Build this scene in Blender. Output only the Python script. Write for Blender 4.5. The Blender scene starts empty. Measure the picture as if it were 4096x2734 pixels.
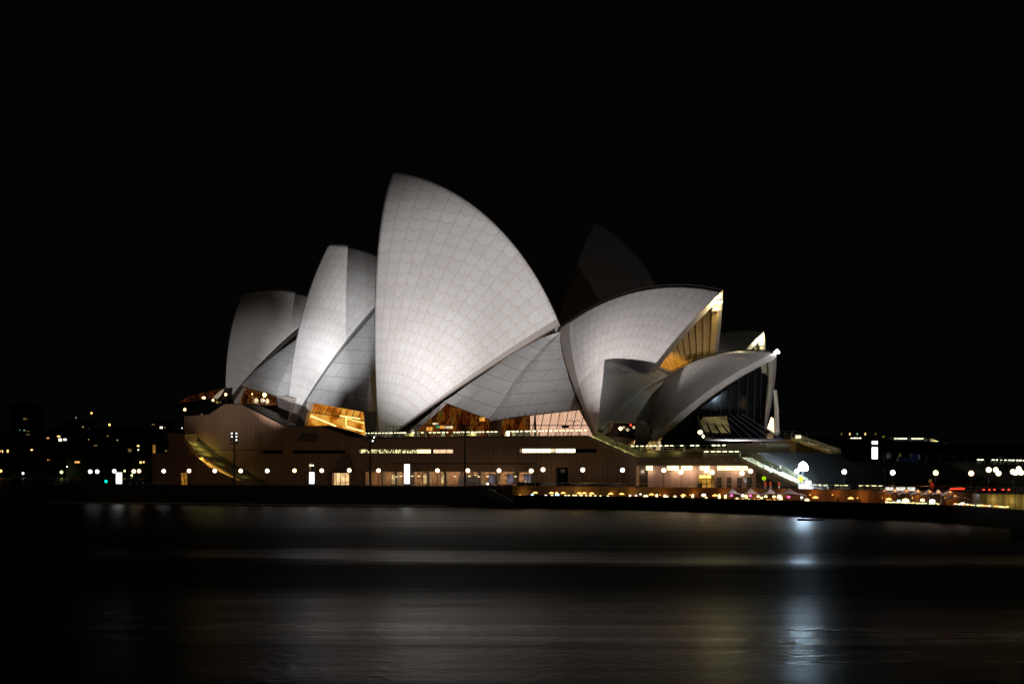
import bpy, bmesh, math, random
from math import sin, cos, pi, radians
from mathutils import Vector, Matrix
from mathutils.geometry import tessellate_polygon
random.seed(7)
F, HC = 6680.0, 7.3                     # focal length in pixels of the 4096 px photograph, eye height over the water
sc = bpy.context.scene
COL = sc.collection
# ------------------------------------------------------------------ camera, world, lights, exposure
cam = bpy.data.cameras.new("camera"); camo = bpy.data.objects.new("camera", cam); COL.objects.link(camo)
camo.location = (0, 0, HC); camo.rotation_euler = (radians(90), 0, 0)
cam.sensor_width = 36; cam.lens = F / 4096 * 36; cam.shift_y = (1860 - 1367) / 4096
cam.clip_start = 1; cam.clip_end = 9000
sc.camera = camo
world = bpy.data.worlds.new("World"); sc.world = world; world.use_nodes = True
wn = world.node_tree.nodes; bg = wn['Background']
bg.inputs[0].default_value = (0.9, 0.95, 1.0, 1); bg.inputs[1].default_value = 0.0011      # night sky over the harbour
sc.view_settings.view_transform = 'Standard'; sc.view_settings.look = 'None'
sc.view_settings.exposure = 0; sc.view_settings.gamma = 1
cy = sc.cycles
cy.use_denoising = True; cy.max_bounces = 5; cy.diffuse_bounces = 2; cy.glossy_bounces = 3
cy.transmission_bounces = 3; cy.sample_clamp_indirect = 3; cy.caustics_reflective = False; cy.caustics_refractive = False

def flood(name, loc, target, power, size_deg, blend=.8, col=(1, .96, .95), rad=.6):
    """a theatre flood: spot lamp aimed at a point"""
    l = bpy.data.lights.new(name, 'SPOT'); l.energy = power; l.spot_size = radians(size_deg); l.spot_blend = blend
    l.color = col; l.shadow_soft_size = rad
    o = bpy.data.objects.new(name, l); COL.objects.link(o); o.location = loc
    o.rotation_euler = (Vector(target) - Vector(loc)).to_track_quat('-Z', 'Y').to_euler()
    return o
# floods on the terminal roof across the cove and on the broadwalk masts, plus an added podium fill
LIGHTS = [
 ("flood_light", (70, 40, 14), (-9.5, 345, 41), 3.0e6, 10.8, .75, (1, .965, .95), .8),
 ("flood_light", (70, 40, 14), (44, 286, 22), 9.5e5, 7.2, 1, (1, .92, .94), .8),
 ("flood_light", (-60, 20, 12), (0, 365, 46), 3.6e4, 20, .4, (1, .97, .95), .8),
 ("flood_light", (-60, 20, 12), (-58, 378, 27), 1.2e6, 6, 1, (1, .97, .97), .8),
 ("flood_light", (-60, 20, 12), (-46, 330, 7), 0.8e5, 19, .6, (1, .68, .40), .8),  # added warm fill for the podium wall, not a known lamp
 ("flood_light", (-22, 300, 14.6), (-18, 340, 28), 3.4e4, 42, 1, (.97, .97, 1), .4),
 ("flood_light", (-51.5, 306, 14.6), (-37, 362, 35), 1.5e5, 24, 1, (.95, .97, 1), .4),
 ("flood_light", (-51.5, 306, 14.6), (-45.0, 362, 26.5), 1.6e5, 24, 1, (.95, .97, 1), .4),
 ("flood_light", (-8, 299.5, 16), (31, 318, 41), 8.0e4, 64, 1, (1, .95, .93), .4),
 ("flood_light", (-8, 299.5, 16), (-32, 350, 40), 1.1e4, 60, 1, (1, .97, .97), .4),
]
for a in LIGHTS: flood(*a)

# ------------------------------------------------------------------ frames and helpers
TH = radians(38)
U = Vector((cos(TH), -sin(TH), 0)); N = Vector((sin(TH), cos(TH), 0)); Z = Vector((0, 0, 1))
DW = 238.0                                   # podium west wall: points with N.p = DW
def ray(px, py): return Vector(((px - 2048) / F, 1, (1860 - py) / F))
def at(px, py, Y):
    v = ray(px, py) * Y; v.z += HC; return v
def on(px, py, d, nn=None):
    nn = nn or N; r = ray(px, py); v = r * (d / nn.dot(r)); v.z += HC; return v
def atz(px, py, z):
    r = ray(px, py); v = r * ((z - HC) / r.z); v.z += HC; return v
def L(s, d, z): return U * s + N * d + Z * z
def S(px, d=DW): return on(px, 1860, d).dot(U)     # position along the wall of an image column
def ZW(px, py, d=DW): return on(px, py, d).z

def link(o, parent=None):
    COL.objects.link(o)
    if parent: o.parent = parent
    return o
def tag(o, label=None, cat=None, group=None, kind=None):
    if label: o['label'] = label
    if cat: o['category'] = cat
    if group: o['group'] = group
    if kind: o['kind'] = kind
    return o
def thing(name, loc, label, cat, group=None, rz=0):
    o = bpy.data.objects.new(name, None); o.location = loc; o.rotation_euler.z = rz
    o.empty_display_size = .2; COL.objects.link(o); return tag(o, label, cat, group)
def copy_tree(o, parent=None):
    c = o.copy(); COL.objects.link(c)
    if parent: c.parent = parent
    for ch in [x for x in bpy.data.objects if x.parent == o]: copy_tree(ch, c)
    return c

class MB:
    """collects shapes; build() links them as one mesh object (coordinates local to its parent's origin)"""
    def __init__(s, org=None): s.v = []; s.f = []; s.m = []; s.uv = []; s.o = Vector(org) if org is not None else Vector((0, 0, 0))
    def face(s, pts, m=0, uv=None):
        i = len(s.v); s.v += [tuple(Vector(p) - s.o) for p in pts]; s.f.append(tuple(range(i, i + len(pts)))); s.m.append(m)
        s.uv.append(uv or [(0, 0)] * len(pts))
    def hexa(s, b, t, m=0):
        n = len(b)
        s.face(list(reversed(b)), m); s.face(t, m)
        for i in range(n):
            j = (i + 1) % n; s.face([b[i], b[j], t[j], t[i]], m)
    def box(s, c, sz, rz=0, m=0):
        c = Vector(c); x = Vector((cos(rz), sin(rz), 0)) * sz[0] / 2; y = Vector((-sin(rz), cos(rz), 0)) * sz[1] / 2; z = Z * sz[2] / 2
        s.hexa([c - x - y - z, c + x - y - z, c + x + y - z, c - x + y - z], [c - x - y + z, c + x - y + z, c + x + y + z, c - x + y + z], m)
    def lbox(s, s0, s1, d0, d1, z0, z1, m=0):
        s.hexa([L(s0, d0, z0), L(s1, d0, z0), L(s1, d1, z0), L(s0, d1, z0)], [L(s0, d0, z1), L(s1, d0, z1), L(s1, d1, z1), L(s0, d1, z1)], m)
    def tube(s, pts, r, n=6, m=0, r2=None):
        pts = [Vector(p) for p in pts]; rings = []
        for i, p in enumerate(pts):
            d = (pts[min(i + 1, len(pts) - 1)] - pts[max(i - 1, 0)]).normalized()
            a = d.cross(Z) if abs(d.z) < .95 else d.cross(Vector((1, 0, 0))); a.normalize(); b = d.cross(a)
            rr = r if r2 is None else r + (r2 - r) * i / (len(pts) - 1)
            rings.append([p + (a * cos(2 * pi * k / n) + b * sin(2 * pi * k / n)) * rr for k in range(n)])
        for q in range(len(rings) - 1):
            for k in range(n):
                j = (k + 1) % n; s.face([rings[q][k], rings[q][j], rings[q + 1][j], rings[q + 1][k]], m)
        s.face(list(reversed(rings[0])), m); s.face(rings[-1], m)
    def lathe(s, c, prof, n=12, m=0):
        c = Vector(c); R = [[c + Vector((r * cos(2 * pi * k / n), r * sin(2 * pi * k / n), z)) for k in range(n)] for r, z in prof]
        for q in range(len(R) - 1):
            for k in range(n):
                j = (k + 1) % n; s.face([R[q][k], R[q][j], R[q + 1][j], R[q + 1][k]], m)
    def build(s, name, mats, parent=None, smooth=False, weld=True):
        me = bpy.data.meshes.new(name); me.from_pydata(s.v, [], s.f)
        mats = mats if isinstance(mats, (list, tuple)) else [mats]
        for q in mats: me.materials.append(q)
        ul = me.uv_layers.new(name="UVMap"); k = 0
        for p, mi, uv in zip(me.polygons, s.m, s.uv):
            p.material_index = mi; p.use_smooth = smooth
            for c in uv: ul.data[k].uv = c; k += 1
        if weld:
            bm = bmesh.new(); bm.from_mesh(me); bmesh.ops.remove_doubles(bm, verts=bm.verts, dist=.0005)
            bmesh.ops.recalc_face_normals(bm, faces=bm.faces); bm.to_mesh(me); bm.free()
        o = bpy.data.objects.new(name, me)
        return link(o, parent)

# ------------------------------------------------------------------ materials
def nt(name):
    m = bpy.data.materials.new(name); m.use_nodes = True; t = m.node_tree; t.nodes.clear()
    out = t.nodes.new('ShaderNodeOutputMaterial'); return m, t, out
def nd(t, kind, **kw):
    n = t.nodes.new(kind)
    for k, v in kw.items():
        if k.startswith('i_'): n.inputs[k[2:].replace('_', ' ')].default_value = v
        elif k[0] == 'n' and k[1:].isdigit(): n.inputs[int(k[1:])].default_value = v
        else: setattr(n, k, v)
    return n
def mth(t, op, a, b=None, c=None):
    n = t.nodes.new('ShaderNodeMath'); n.operation = op
    for i, x in enumerate((a, b, c)):
        if x is None: continue
        if isinstance(x, (int, float)): n.inputs[i].default_value = x
        else: t.links.new(x, n.inputs[i])
    return n.outputs[0]
def mixc(t, f, a, b):
    n = t.nodes.new('ShaderNodeMix'); n.data_type = 'RGBA'
    for i, x in ((0, f), (6, a), (7, b)):
        if isinstance(x, (int, float)): n.inputs[i].default_value = x
        elif isinstance(x, tuple): n.inputs[i].default_value = (*x, 1)
        else: t.links.new(x, n.inputs[i])
    return n.outputs[2]
def plain(name, col, rough=.6, var=.25, scale=.8, metal=0, bump=.0, spec=.5):
    m, t, out = nt(name); p = nd(t, 'ShaderNodeBsdfPrincipled'); t.links.new(p.outputs[0], out.inputs[0])
    tc = nd(t, 'ShaderNodeTexCoord'); ns = nd(t, 'ShaderNodeTexNoise', i_Scale=scale, i_Detail=5, i_Roughness=.6)
    t.links.new(tc.outputs['Object'], ns.inputs['Vector'])
    c = mixc(t, ns.outputs[0], tuple(x * (1 - var) for x in col), tuple(min(1, x * (1 + var)) for x in col))
    t.links.new(c, p.inputs['Base Color']); p.inputs['Roughness'].default_value = rough; p.inputs['Metallic'].default_value = metal
    p.inputs['Specular IOR Level'].default_value = spec
    if bump:
        b = nd(t, 'ShaderNodeBump', i_Strength=bump, i_Distance=.05); t.links.new(ns.outputs[0], b.inputs['Height']); t.links.new(b.outputs[0], p.inputs['Normal'])
    return m
def glow(name, col, st, var=0, scale=3, stretch=(1, 1, 1), lo=.2):
    """a lit thing: emission, uneven when var > 0"""
    m, t, out = nt(name); e = nd(t, 'ShaderNodeEmission'); e.inputs[0].default_value = (*col, 1); e.inputs[1].default_value = st
    t.links.new(e.outputs[0], out.inputs[0])
    if var:
        tc = nd(t, 'ShaderNodeTexCoord'); mp = nd(t, 'ShaderNodeMapping'); mp.inputs['Scale'].default_value = stretch
        ns = nd(t, 'ShaderNodeTexNoise', i_Scale=scale, i_Detail=3); t.links.new(tc.outputs['Object'], mp.inputs[0]); t.links.new(mp.outputs[0], ns.inputs['Vector'])
        r = nd(t, 'ShaderNodeMapRange'); r.inputs[1].default_value = .5 - .5 * (1 - var) * .5; r.inputs[2].default_value = .62
        r.inputs[3].default_value = lo * st; r.inputs[4].default_value = st; t.links.new(ns.outputs[0], r.inputs[0]); t.links.new(r.outputs[0], e.inputs[1])
    return m
def panels(name, col, pitch=1.1, jw=.035, rough=.55, horiz=None, var=.12, axis=U):
    """precast cladding: upright joints every `pitch` metres along the wall, each panel a slightly different tone"""
    m, t, out = nt(name); p = nd(t, 'ShaderNodeBsdfPrincipled'); t.links.new(p.outputs[0], out.inputs[0])
    tc = nd(t, 'ShaderNodeTexCoord'); dt = nd(t, 'ShaderNodeVectorMath', operation='DOT_PRODUCT'); dt.inputs[1].default_value = axis
    t.links.new(tc.outputs['Object'], dt.inputs[0]); s = mth(t, 'DIVIDE', dt.outputs['Value'], pitch)
    fr = mth(t, 'FRACT', s); jm = mth(t, 'LESS_THAN', mth(t, 'MINIMUM', fr, mth(t, 'SUBTRACT', 1, fr)), jw)
    wn_ = nd(t, 'ShaderNodeTexWhiteNoise', noise_dimensions='1D'); t.links.new(mth(t, 'FLOOR', s), wn_.inputs['W'])
    ns = nd(t, 'ShaderNodeTexNoise', i_Scale=.5, i_Detail=6, i_Roughness=.65); t.links.new(tc.outputs['Object'], ns.inputs['Vector'])
    k = mth(t, 'ADD', mth(t, 'MULTIPLY', wn_.outputs[0], .45), mth(t, 'MULTIPLY', ns.outputs[0], .55))
    c = mixc(t, k, tuple(x * (1 - var * 1.6) for x in col), tuple(x * (1 + var * 1.6) for x in col))
    c = mixc(t, jm, c, tuple(x * .34 for x in col)); t.links.new(c, p.inputs['Base Color']); p.inputs['Roughness'].default_value = rough
    b = nd(t, 'ShaderNodeBump', i_Strength=.6, i_Distance=.03, invert=True); t.links.new(jm, b.inputs['Height']); t.links.new(b.outputs[0], p.inputs['Normal'])
    return m
def tiles(name, gloss=.33):
    """chevron tile lids: uv = (rib number, row number)"""
    m, t, out = nt(name); p = nd(t, 'ShaderNodeBsdfPrincipled'); t.links.new(p.outputs[0], out.inputs[0])
    uv = nd(t, 'ShaderNodeUVMap'); uv.uv_map = "UVMap"; sp = nd(t, 'ShaderNodeSeparateXYZ'); t.links.new(uv.outputs[0], sp.inputs[0])
    u, v = sp.outputs[0], sp.outputs[1]
    tri = mth(t, 'MULTIPLY', mth(t, 'ABSOLUTE', mth(t, 'SUBTRACT', mth(t, 'FRACT', u), .5)), 2)
    amp = mth(t, 'MINIMUM', mth(t, 'MULTIPLY', v, .04), .36)
    w = mth(t, 'SUBTRACT', v, mth(t, 'MULTIPLY', amp, tri)); fr = mth(t, 'FRACT', w)
    dr = mth(t, 'MINIMUM', fr, mth(t, 'SUBTRACT', 1, fr)); de = mth(t, 'SUBTRACT', 1, tri)
    def soft(x, a, b):
        n = nd(t, 'ShaderNodeMapRange'); n.inputs[1].default_value = a; n.inputs[2].default_value = b; n.inputs[3].default_value = 1; n.inputs[4].default_value = 0
        t.links.new(x, n.inputs[0]); return n.outputs[0]
    lm = mth(t, 'MAXIMUM', soft(dr, .012, .034), soft(de, .02, .06))
    band = mth(t, 'MAXIMUM', soft(dr, .06, .09), soft(de, .11, .15))
    cv = nd(t, 'ShaderNodeCombineXYZ'); t.links.new(mth(t, 'FLOOR', u), cv.inputs[0]); t.links.new(mth(t, 'FLOOR', w), cv.inputs[1])
    wn_ = nd(t, 'ShaderNodeTexWhiteNoise', noise_dimensions='2D'); t.links.new(cv.outputs[0], wn_.inputs['Vector'])
    tc = nd(t, 'ShaderNodeTexCoord'); ns = nd(t, 'ShaderNodeTexNoise', i_Scale=.22, i_Detail=6, i_Roughness=.62); t.links.new(tc.outputs['Object'], ns.inputs['Vector'])
    k = mth(t, 'ADD', mth(t, 'MULTIPLY', wn_.outputs[0], .28), mth(t, 'MULTIPLY', ns.outputs[0], .75))
    c = mixc(t, k, (.62, .585, .565), (.80, .785, .78))
    c = mixc(t, mth(t, 'MULTIPLY', band, .25), c, (.62, .55, .49))
    c = mixc(t, mth(t, 'MULTIPLY', lm, .34), c, (.44, .29, .18))
    t.links.new(c, p.inputs['Base Color'])
    t.links.new(mth(t, 'ADD', mth(t, 'MULTIPLY', lm, .3), mth(t, 'ADD', gloss, mth(t, 'MULTIPLY', wn_.outputs[0], .12))), p.inputs['Roughness'])
    b = nd(t, 'ShaderNodeBump', i_Strength=.5, i_Distance=.08, invert=True); t.links.new(lm, b.inputs['Height']); t.links.new(b.outputs[0], p.inputs['Normal'])
    return m
def slabs(name, col, bw=.42, bh=.16, line=.005):
    """large tiled panels of the side shells, uv in panel space"""
    m, t, out = nt(name); p = nd(t, 'ShaderNodeBsdfPrincipled'); t.links.new(p.outputs[0], out.inputs[0])
    uv = nd(t, 'ShaderNodeUVMap'); uv.uv_map = "UVMap"
    br = nd(t, 'ShaderNodeTexBrick', offset=.5); br.inputs['Scale'].default_value = 1; br.inputs['Mortar Size'].default_value = line
    br.inputs['Brick Width'].default_value = bw; br.inputs['Row Height'].default_value = bh; br.inputs['Mortar Smooth'].default_value = .3
    br.inputs['Color1'].default_value = (*[x * .93 for x in col], 1); br.inputs['Color2'].default_value = (*[min(1, x * 1.05) for x in col], 1)
    br.inputs['Mortar'].default_value = (.42, .35, .30, 1); t.links.new(uv.outputs[0], br.inputs['Vector'])
    tc = nd(t, 'ShaderNodeTexCoord'); ns = nd(t, 'ShaderNodeTexNoise', i_Scale=.35, i_Detail=5); t.links.new(tc.outputs['Object'], ns.inputs['Vector'])
    mx = t.nodes.new('ShaderNodeMix'); mx.data_type = 'RGBA'; mx.blend_type = 'MULTIPLY'; mx.inputs[0].default_value = .35
    t.links.new(br.outputs[0], mx.inputs[6]); t.links.new(ns.outputs[0], mx.inputs[7]); t.links.new(mx.outputs[2], p.inputs['Base Color'])
    p.inputs['Roughness'].default_value = .45
    return m

TILE = tiles('ceramic_tile')
SLAB = slabs('side_shell_tile', (.60, .59, .59))
EDGE = plain('edge_beam_concrete', (.40, .35, .32), .6, .15, .6)
CONC = plain('ribbed_concrete', (.45, .40, .30), .7, .2, .7)
BRONZE = plain('bronze_metal', (.022, .017, .013), .6, .3, 2, spec=.2)
DARKM = plain('dark_paint_metal', (.02, .02, .022), .5, .3, 2, metal=.3)
STEEL = plain('steel', (.45, .44, .42), .35, .2, 3, metal=.8)
WALL = panels('podium_granite', (.35, .205, .125))
WALLP = panels('undercroft_granite', (.42, .28, .235), pitch=1.35, jw=.02)
DECK = plain('paving_granite', (.14, .115, .10), .6, .25, .6, bump=.1)
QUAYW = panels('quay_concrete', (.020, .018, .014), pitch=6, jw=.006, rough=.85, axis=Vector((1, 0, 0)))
RETW = panels('retaining_wall_concrete', (.20, .12, .06), pitch=3, jw=.01, rough=.8, axis=Vector((1, 0, 0)))
STEPM = plain('step_granite', (.085, .077, .072), .65, .2, .5)
GLASSD = plain('dark_glass', (.006, .006, .006), .1, .3, .5, spec=.12)
WHITE = plain('white_paint', (.7, .7, .7), .4, .08, 2)
BLACK = plain('black_rubber', (.012, .012, .012), .7, .2, 4)
WOOD = plain('timber', (.22, .12, .05), .5, .35, 2)
GW = glow('lamp_glass_white', (1, .96, 1.0), 4)
GWW = glow('lamp_glass_warm', (1, .74, .45), 4.5)
GWO = glow('lamp_glass_amber', (1, .60, .26), 4.5)
STRIP = glow('handrail_lamp', (1, .95, .5), 3)

# ------------------------------------------------------------------ setting: water, quays, hill
def water_mat():
    m, t, out = nt('harbour_water'); p = nd(t, 'ShaderNodeBsdfPrincipled'); t.links.new(p.outputs[0], out.inputs[0])
    p.inputs['Base Color'].default_value = (.003, .004, .005, 1); p.inputs['IOR'].default_value = 1.33
    g = nd(t, 'ShaderNodeNewGeometry')
    def noise(sx, sy, scale, det=3, rg=.5):
        mp = nd(t, 'ShaderNodeMapping'); mp.inputs['Scale'].default_value = (sx, sy, 1); t.links.new(g.outputs['Position'], mp.inputs[0])
        n = nd(t, 'ShaderNodeTexNoise', i_Scale=scale, i_Detail=det, i_Roughness=rg); t.links.new(mp.outputs[0], n.inputs['Vector']); return n.outputs[0]
    # wind slicks and ruffled lanes lying across the cove: calm lanes mirror the lights, ruffled ones hardly
    sp = nd(t, 'ShaderNodeSeparateXYZ'); t.links.new(g.outputs['Position'], sp.inputs[0])
    wob = mth(t, 'MULTIPLY', mth(t, 'SUBTRACT', noise(.35, 1, .06, 6, .72), .5), 30)
    yy = mth(t, 'ADD', mth(t, 'ADD', sp.outputs[1], mth(t, 'MULTIPLY', sp.outputs[0], .14)), wob)
    cr = nd(t, 'ShaderNodeValToRGB'); t.links.new(mth(t, 'DIVIDE', yy, 320), cr.inputs[0]); el = cr.color_ramp.elements
    stops = [(0, .8), (60, .85), (74, 1), (84, .85), (97, .36), (121, .24), (130, .85), (138, .6), (145, .32), (172, .35), (200, .6), (320, .9)]
    for q in range(len(stops) - 2): el.new(.5)
    for q, (a_, b_) in enumerate(stops): el[q].position = a_ / 320; el[q].color = (b_, b_, b_, 1)
    calm = mth(t, 'MULTIPLY', cr.outputs[0], mth(t, 'ADD', .55, mth(t, 'MULTIPLY', noise(.08, 1, .35, 4, .6), .8)))
    t.links.new(mth(t, 'SUBTRACT', .52, mth(t, 'MULTIPLY', calm, .26)), p.inputs['Roughness'])
    h = mth(t, 'ADD', mth(t, 'ADD', mth(t, 'MULTIPLY', noise(.22, 1, .9, 4, .6), .10), mth(t, 'MULTIPLY', noise(1, 1, 1.4, 2), .19)), mth(t, 'MULTIPLY', noise(.15, 1, .055, 5), .8))
    b = nd(t, 'ShaderNodeBump', i_Strength=.55, i_Distance=.5); t.links.new(h, b.inputs['Height']); t.links.new(b.outputs[0], p.inputs['Normal'])
    df = nd(t, 'ShaderNodeBsdfDiffuse'); df.inputs[0].default_value = (.002, .003, .004, 1); mx = t.nodes.new('ShaderNodeMixShader'); t.links.new(mth(t, 'SUBTRACT', 1, mth(t, 'MULTIPLY', calm, .62)), mx.inputs[0])
    t.links.new(p.outputs[0], mx.inputs[1]); t.links.new(df.outputs[0], mx.inputs[2]); t.links.new(mx.outputs[0], out.inputs[0])
    return m
w = MB(); w.face([(-4000, -200, 0), (4000, -200, 0), (4000, 6000, 0), (-4000, 6000, 0)])
tag(w.build('water', water_mat()), kind='structure')

DK = 2.9                                             # broadwalk level
SEA = [atz(x, y, 0) for x, y in ((185, 2009.5), (600, 2012), (1081, 2017), (1450, 2020), (1785, 2023))]
RET = [at(1785, 1940, 297), at(2050, 1941, 294), at(2600, 1946, 277.5), at(3150, 1953, 261), at(3500, 1960, 250), at(3900, 1968, 234), at(4300, 1978, 214)]
LOWQ = [atz(x, y, 0) for x, y in ((1800, 2023), (2050, 2029), (2400, 2034), (2650, 2039.5), (3150, 2058), (3450, 2070), (3800, 2087), (4096, 2113), (4500, 2160))]
def lineY(line, px):
    for a, b in zip(line, line[1:]):
        xa, xb = 2048 + F * a.x / a.y, 2048 + F * b.x / b.y
        if xa <= px <= xb or (b is line[-1] and px > xb) or (a is line[0] and px < xa):
            r = (px - 2048) / F                       # X = r Y meets the segment
            dx, dy = b.x - a.x, b.y - a.y; k = (r * a.y - a.x) / (dx - r * dy); return a.y + k * dy
    return line[-1].y
EDGE_LINE = SEA + RET[1:]
def flat(pts, z): return [Vector((p.x, p.y, z)) for p in pts]
def sheet(name, pts, z0, z1, mat, kind='structure'):
    m = MB(); m.hexa(flat(pts, z0), flat(pts, z1)); o = m.build(name, mat); return tag(o, kind=kind)
back = [Vector((170, 330, 0)), Vector((260, 520, 0)), Vector((60, 640, 0)), Vector((-118, 560, 0))]
inner = [p + Vector((0, .45, 0)) for p in EDGE_LINE]
sheet('broadwalk_pavement', inner + back, -2, DK, DECK)
qs = [Vector((p.x, p.y, 0)) for p in LOWQ]
lowin = [p + Vector((0, .4, 0)) for p in qs]
sheet('lower_quay_pavement', lowin + [Vector((p.x, p.y - .02, 0)) for p in reversed(RET[1:])] + [Vector((RET[0].x + 6, RET[0].y - .3, 0))], -2, 1.15, DECK)
def wall_run(name, pts, z0, tops, th, mat, label):
    m = MB(pts[0])
    for i in range(len(pts) - 1):
        a, b = pts[i], pts[i + 1]; o = Vector((0, th, 0))
        A = Vector((a.x, a.y, z0)); B = Vector((b.x, b.y, z0)); ta, tb = tops[i], tops[i + 1]
        m.hexa([A, B, B + o, A + o], [Vector((A.x, A.y, ta)), Vector((B.x, B.y, tb)), Vector((B.x, B.y + th, tb)), Vector((A.x, A.y + th, ta))])
    o = m.build(name, mat); o.location = pts[0]; return tag(o, label, 'wall')
ZT = 3.58
SEAX = SEA + [Vector((RET[1].x, RET[1].y, 0))]
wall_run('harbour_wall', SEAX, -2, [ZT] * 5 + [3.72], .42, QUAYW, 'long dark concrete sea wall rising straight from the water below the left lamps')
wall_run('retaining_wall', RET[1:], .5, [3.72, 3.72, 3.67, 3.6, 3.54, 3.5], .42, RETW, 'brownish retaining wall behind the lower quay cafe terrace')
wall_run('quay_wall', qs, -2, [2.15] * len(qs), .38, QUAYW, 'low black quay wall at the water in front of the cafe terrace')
lg = MB(SEA[0])  # pale ledge added to stand for the bright line of light at the waterline
for a, b in zip(SEA, SEA[1:]):
    a, b = Vector((a.x, a.y, 0)), Vector((b.x, b.y, 0)); lg.hexa([a - Vector((0, .35, .3)), b - Vector((0, .35, .3)), b - Z * .3, a - Z * .3], [a - Vector((0, .35, -.14)), b - Vector((0, .35, -.14)), b + Z * .14, a + Z * .14])
o = lg.build('glint_ledge', plain('glint_ledge_stone', (.5, .5, .5), .35, .2, 1)); o.location = SEA[0]; tag(o, 'thin pale ledge added for the bright line of light along the sea wall foot', 'ledge')
# bow-shaped landing corner at the start of the lower quay
m = MB(); a = qs[0]
m.hexa([Vector((a.x - .1, a.y - .3, -1)), Vector((a.x + 9, a.y - 2.0, -1)), Vector((a.x + 9, a.y + 3, -1)), Vector((a.x, a.y + 3, -1))],
       [Vector((a.x - 2.0, a.y - .3, 2.2)), Vector((a.x + 9, a.y - 2.0, 2.17)), Vector((a.x + 9, a.y + 3, 2.17)), Vector((a.x - 2.0, a.y + 3, 2.2))])
tag(m.build('landing_ramp', QUAYW), 'black raked concrete landing corner where the lower quay begins', 'landing')
# stairs from the broadwalk down to the lower quay
m = MB()
for i in range(10):
    p = at(1960 + i * 10, 1950, 288.5 - i * .25); m.box((p.x, p.y, 1.15 + (9 - i) * .12), (.5, 4, (10 - i) * .19 + .1))
st = tag(m.build('quay_stairs', STEPM), 'short pale stairs from the broadwalk down to the cafe terrace', 'stairs')
m = MB(); a = at(1905, 1972, 286); b = at(2052, 1940, 286); m.tube([a, b], .05); m.tube([a + Z * .6 - Vector((.5, 0, 0)), b + Z * .1], .04)
for k in range(5):
    p = a.lerp(b, k / 4); m.tube([p, p - Z * .9], .03)
m.build('handrail', STEEL, st)

# far shore: dark hill across the bay
hm = MB(); nx, ny = 46, 10; rr = random.Random(3); G = []
def hz(x, y):
    k = max(0, (y - 960) / 420); e = min(1, max(0, (x + 900) / 300)) * min(1, max(0, (760 - x) / 500)) if x > 0 else 1
    return max(-1, (40 * (1 - math.exp(-k * 1.5)) + 4 * sin(x * .013) * k + 3 * sin(x * .04 + y * .01) * k) * (e if x > 0 else 1) + .8)
for j in range(ny):
    for i in range(nx): x = -900 + i * 40; y = 955 + j * 55; G.append(Vector((x, y, hz(x, y) if j else -1)))
for j in range(ny - 1):
    for i in range(nx - 1): hm.face([G[j * nx + i], G[j * nx + i + 1], G[(j + 1) * nx + i + 1], G[(j + 1) * nx + i]])
HILLM = plain('hill_scrub', (.03, .035, .018), .9, .5, .05)
tag(hm.build('hill', HILLM, smooth=True), kind='structure')

# ------------------------------------------------------------------ concert hall, opera theatre, restaurant: spherical shells
FIT = {
'A2':(0.66323,348.0,78.006,(-26.435,368.653,72.145),(9.727,340.400,35.912),(-26.319,332.818,11.772),(-12.432,409.438,7.142)),
'A3':(0.66323,348.0,76.615,(-41.954,380.778,57.633),(-22.412,365.510,48.918),(-49.003,365.017,14.755),(-7.862,429.412,9.237)),
'A4':(0.66323,348.0,78.813,(-64.398,398.313,48.324),(-41.865,380.708,43.922),(-64.511,376.401,21.328),(-25.160,438.574,-6.911)),
'A1':(0.66323,348.0,73.345,(39.975,316.768,40.399),(9.697,340.424,35.029),(16.881,313.693,10.448),(63.332,367.745,-6.879)),
'RS':(0.87266,350.0,60.516,(46.632,294.426,27.090),(29.293,315.090,24.283),(24.031,297.672,10.965),(68.104,323.661,-21.350)),
'RN':(0.87266,350.0,60.421,(18.370,328.107,28.765),(29.674,314.636,24.308),(15.071,293.688,12.685),(17.595,335.093,-31.246)),
'O2':(0.59341,430.0,66.848,(20.738,416.012,68.269),(38.757,403.858,38.880),(6.253,411.308,17.792),(34.684,470.193,31.682)),
'O1':(0.59341,430.0,42.056,(58.945,390.241,38.554),(41.611,401.933,35.973),(43.041,382.875,16.554),(67.805,415.132,5.834)),
}
class Shell:
    def __init__(s, key):
        th, D, s.R, A, B, P, C = FIT[key]; s.A, s.B, s.P, s.C = map(Vector, (A, B, P, C))
        s.n = Vector((sin(th), cos(th), 0)); s.d = D * cos(th)
        s.p = (s.P - s.C).normalized()
        def tan(q): v = (q - s.C).normalized(); return (v - s.p * v.dot(s.p)).normalized()
        s.ta, tb = tan(s.A), tan(s.B); s.phi = math.acos(max(-1, min(1, s.ta.dot(tb)))); s.tb = (tb - s.ta * s.ta.dot(tb)).normalized()
    def dirn(s, f): a = s.phi * f; return s.ta * cos(a) + s.tb * sin(a)
    def amax(s, f):
        q = s.dirn(f); a = s.n.dot(s.p) * s.R; b = s.n.dot(q) * s.R; c = s.d - s.n.dot(s.C)
        h = math.hypot(a, b); ph = math.atan2(b, a); k = math.acos(max(-1, min(1, c / h))); cand = sorted(x % (2 * pi) for x in (ph + k, ph - k))
        return cand[0] if cand[0] > .02 else cand[1]
    def pt(s, f, al, R=None):
        return s.C + (s.p * cos(al) + s.dirn(f) * sin(al)) * (R or s.R)
    def mir(s, v): return v - s.n * (2 * (v.dot(s.n) - s.d))
    def low(s, k): return s.pt(1, s.amax(1) * k)
def rows_of(v): return v / 2.0 if v < 10 else 5 + math.log((2.0 + .032 * (v - 10)) / 2.0) / .032
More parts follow.
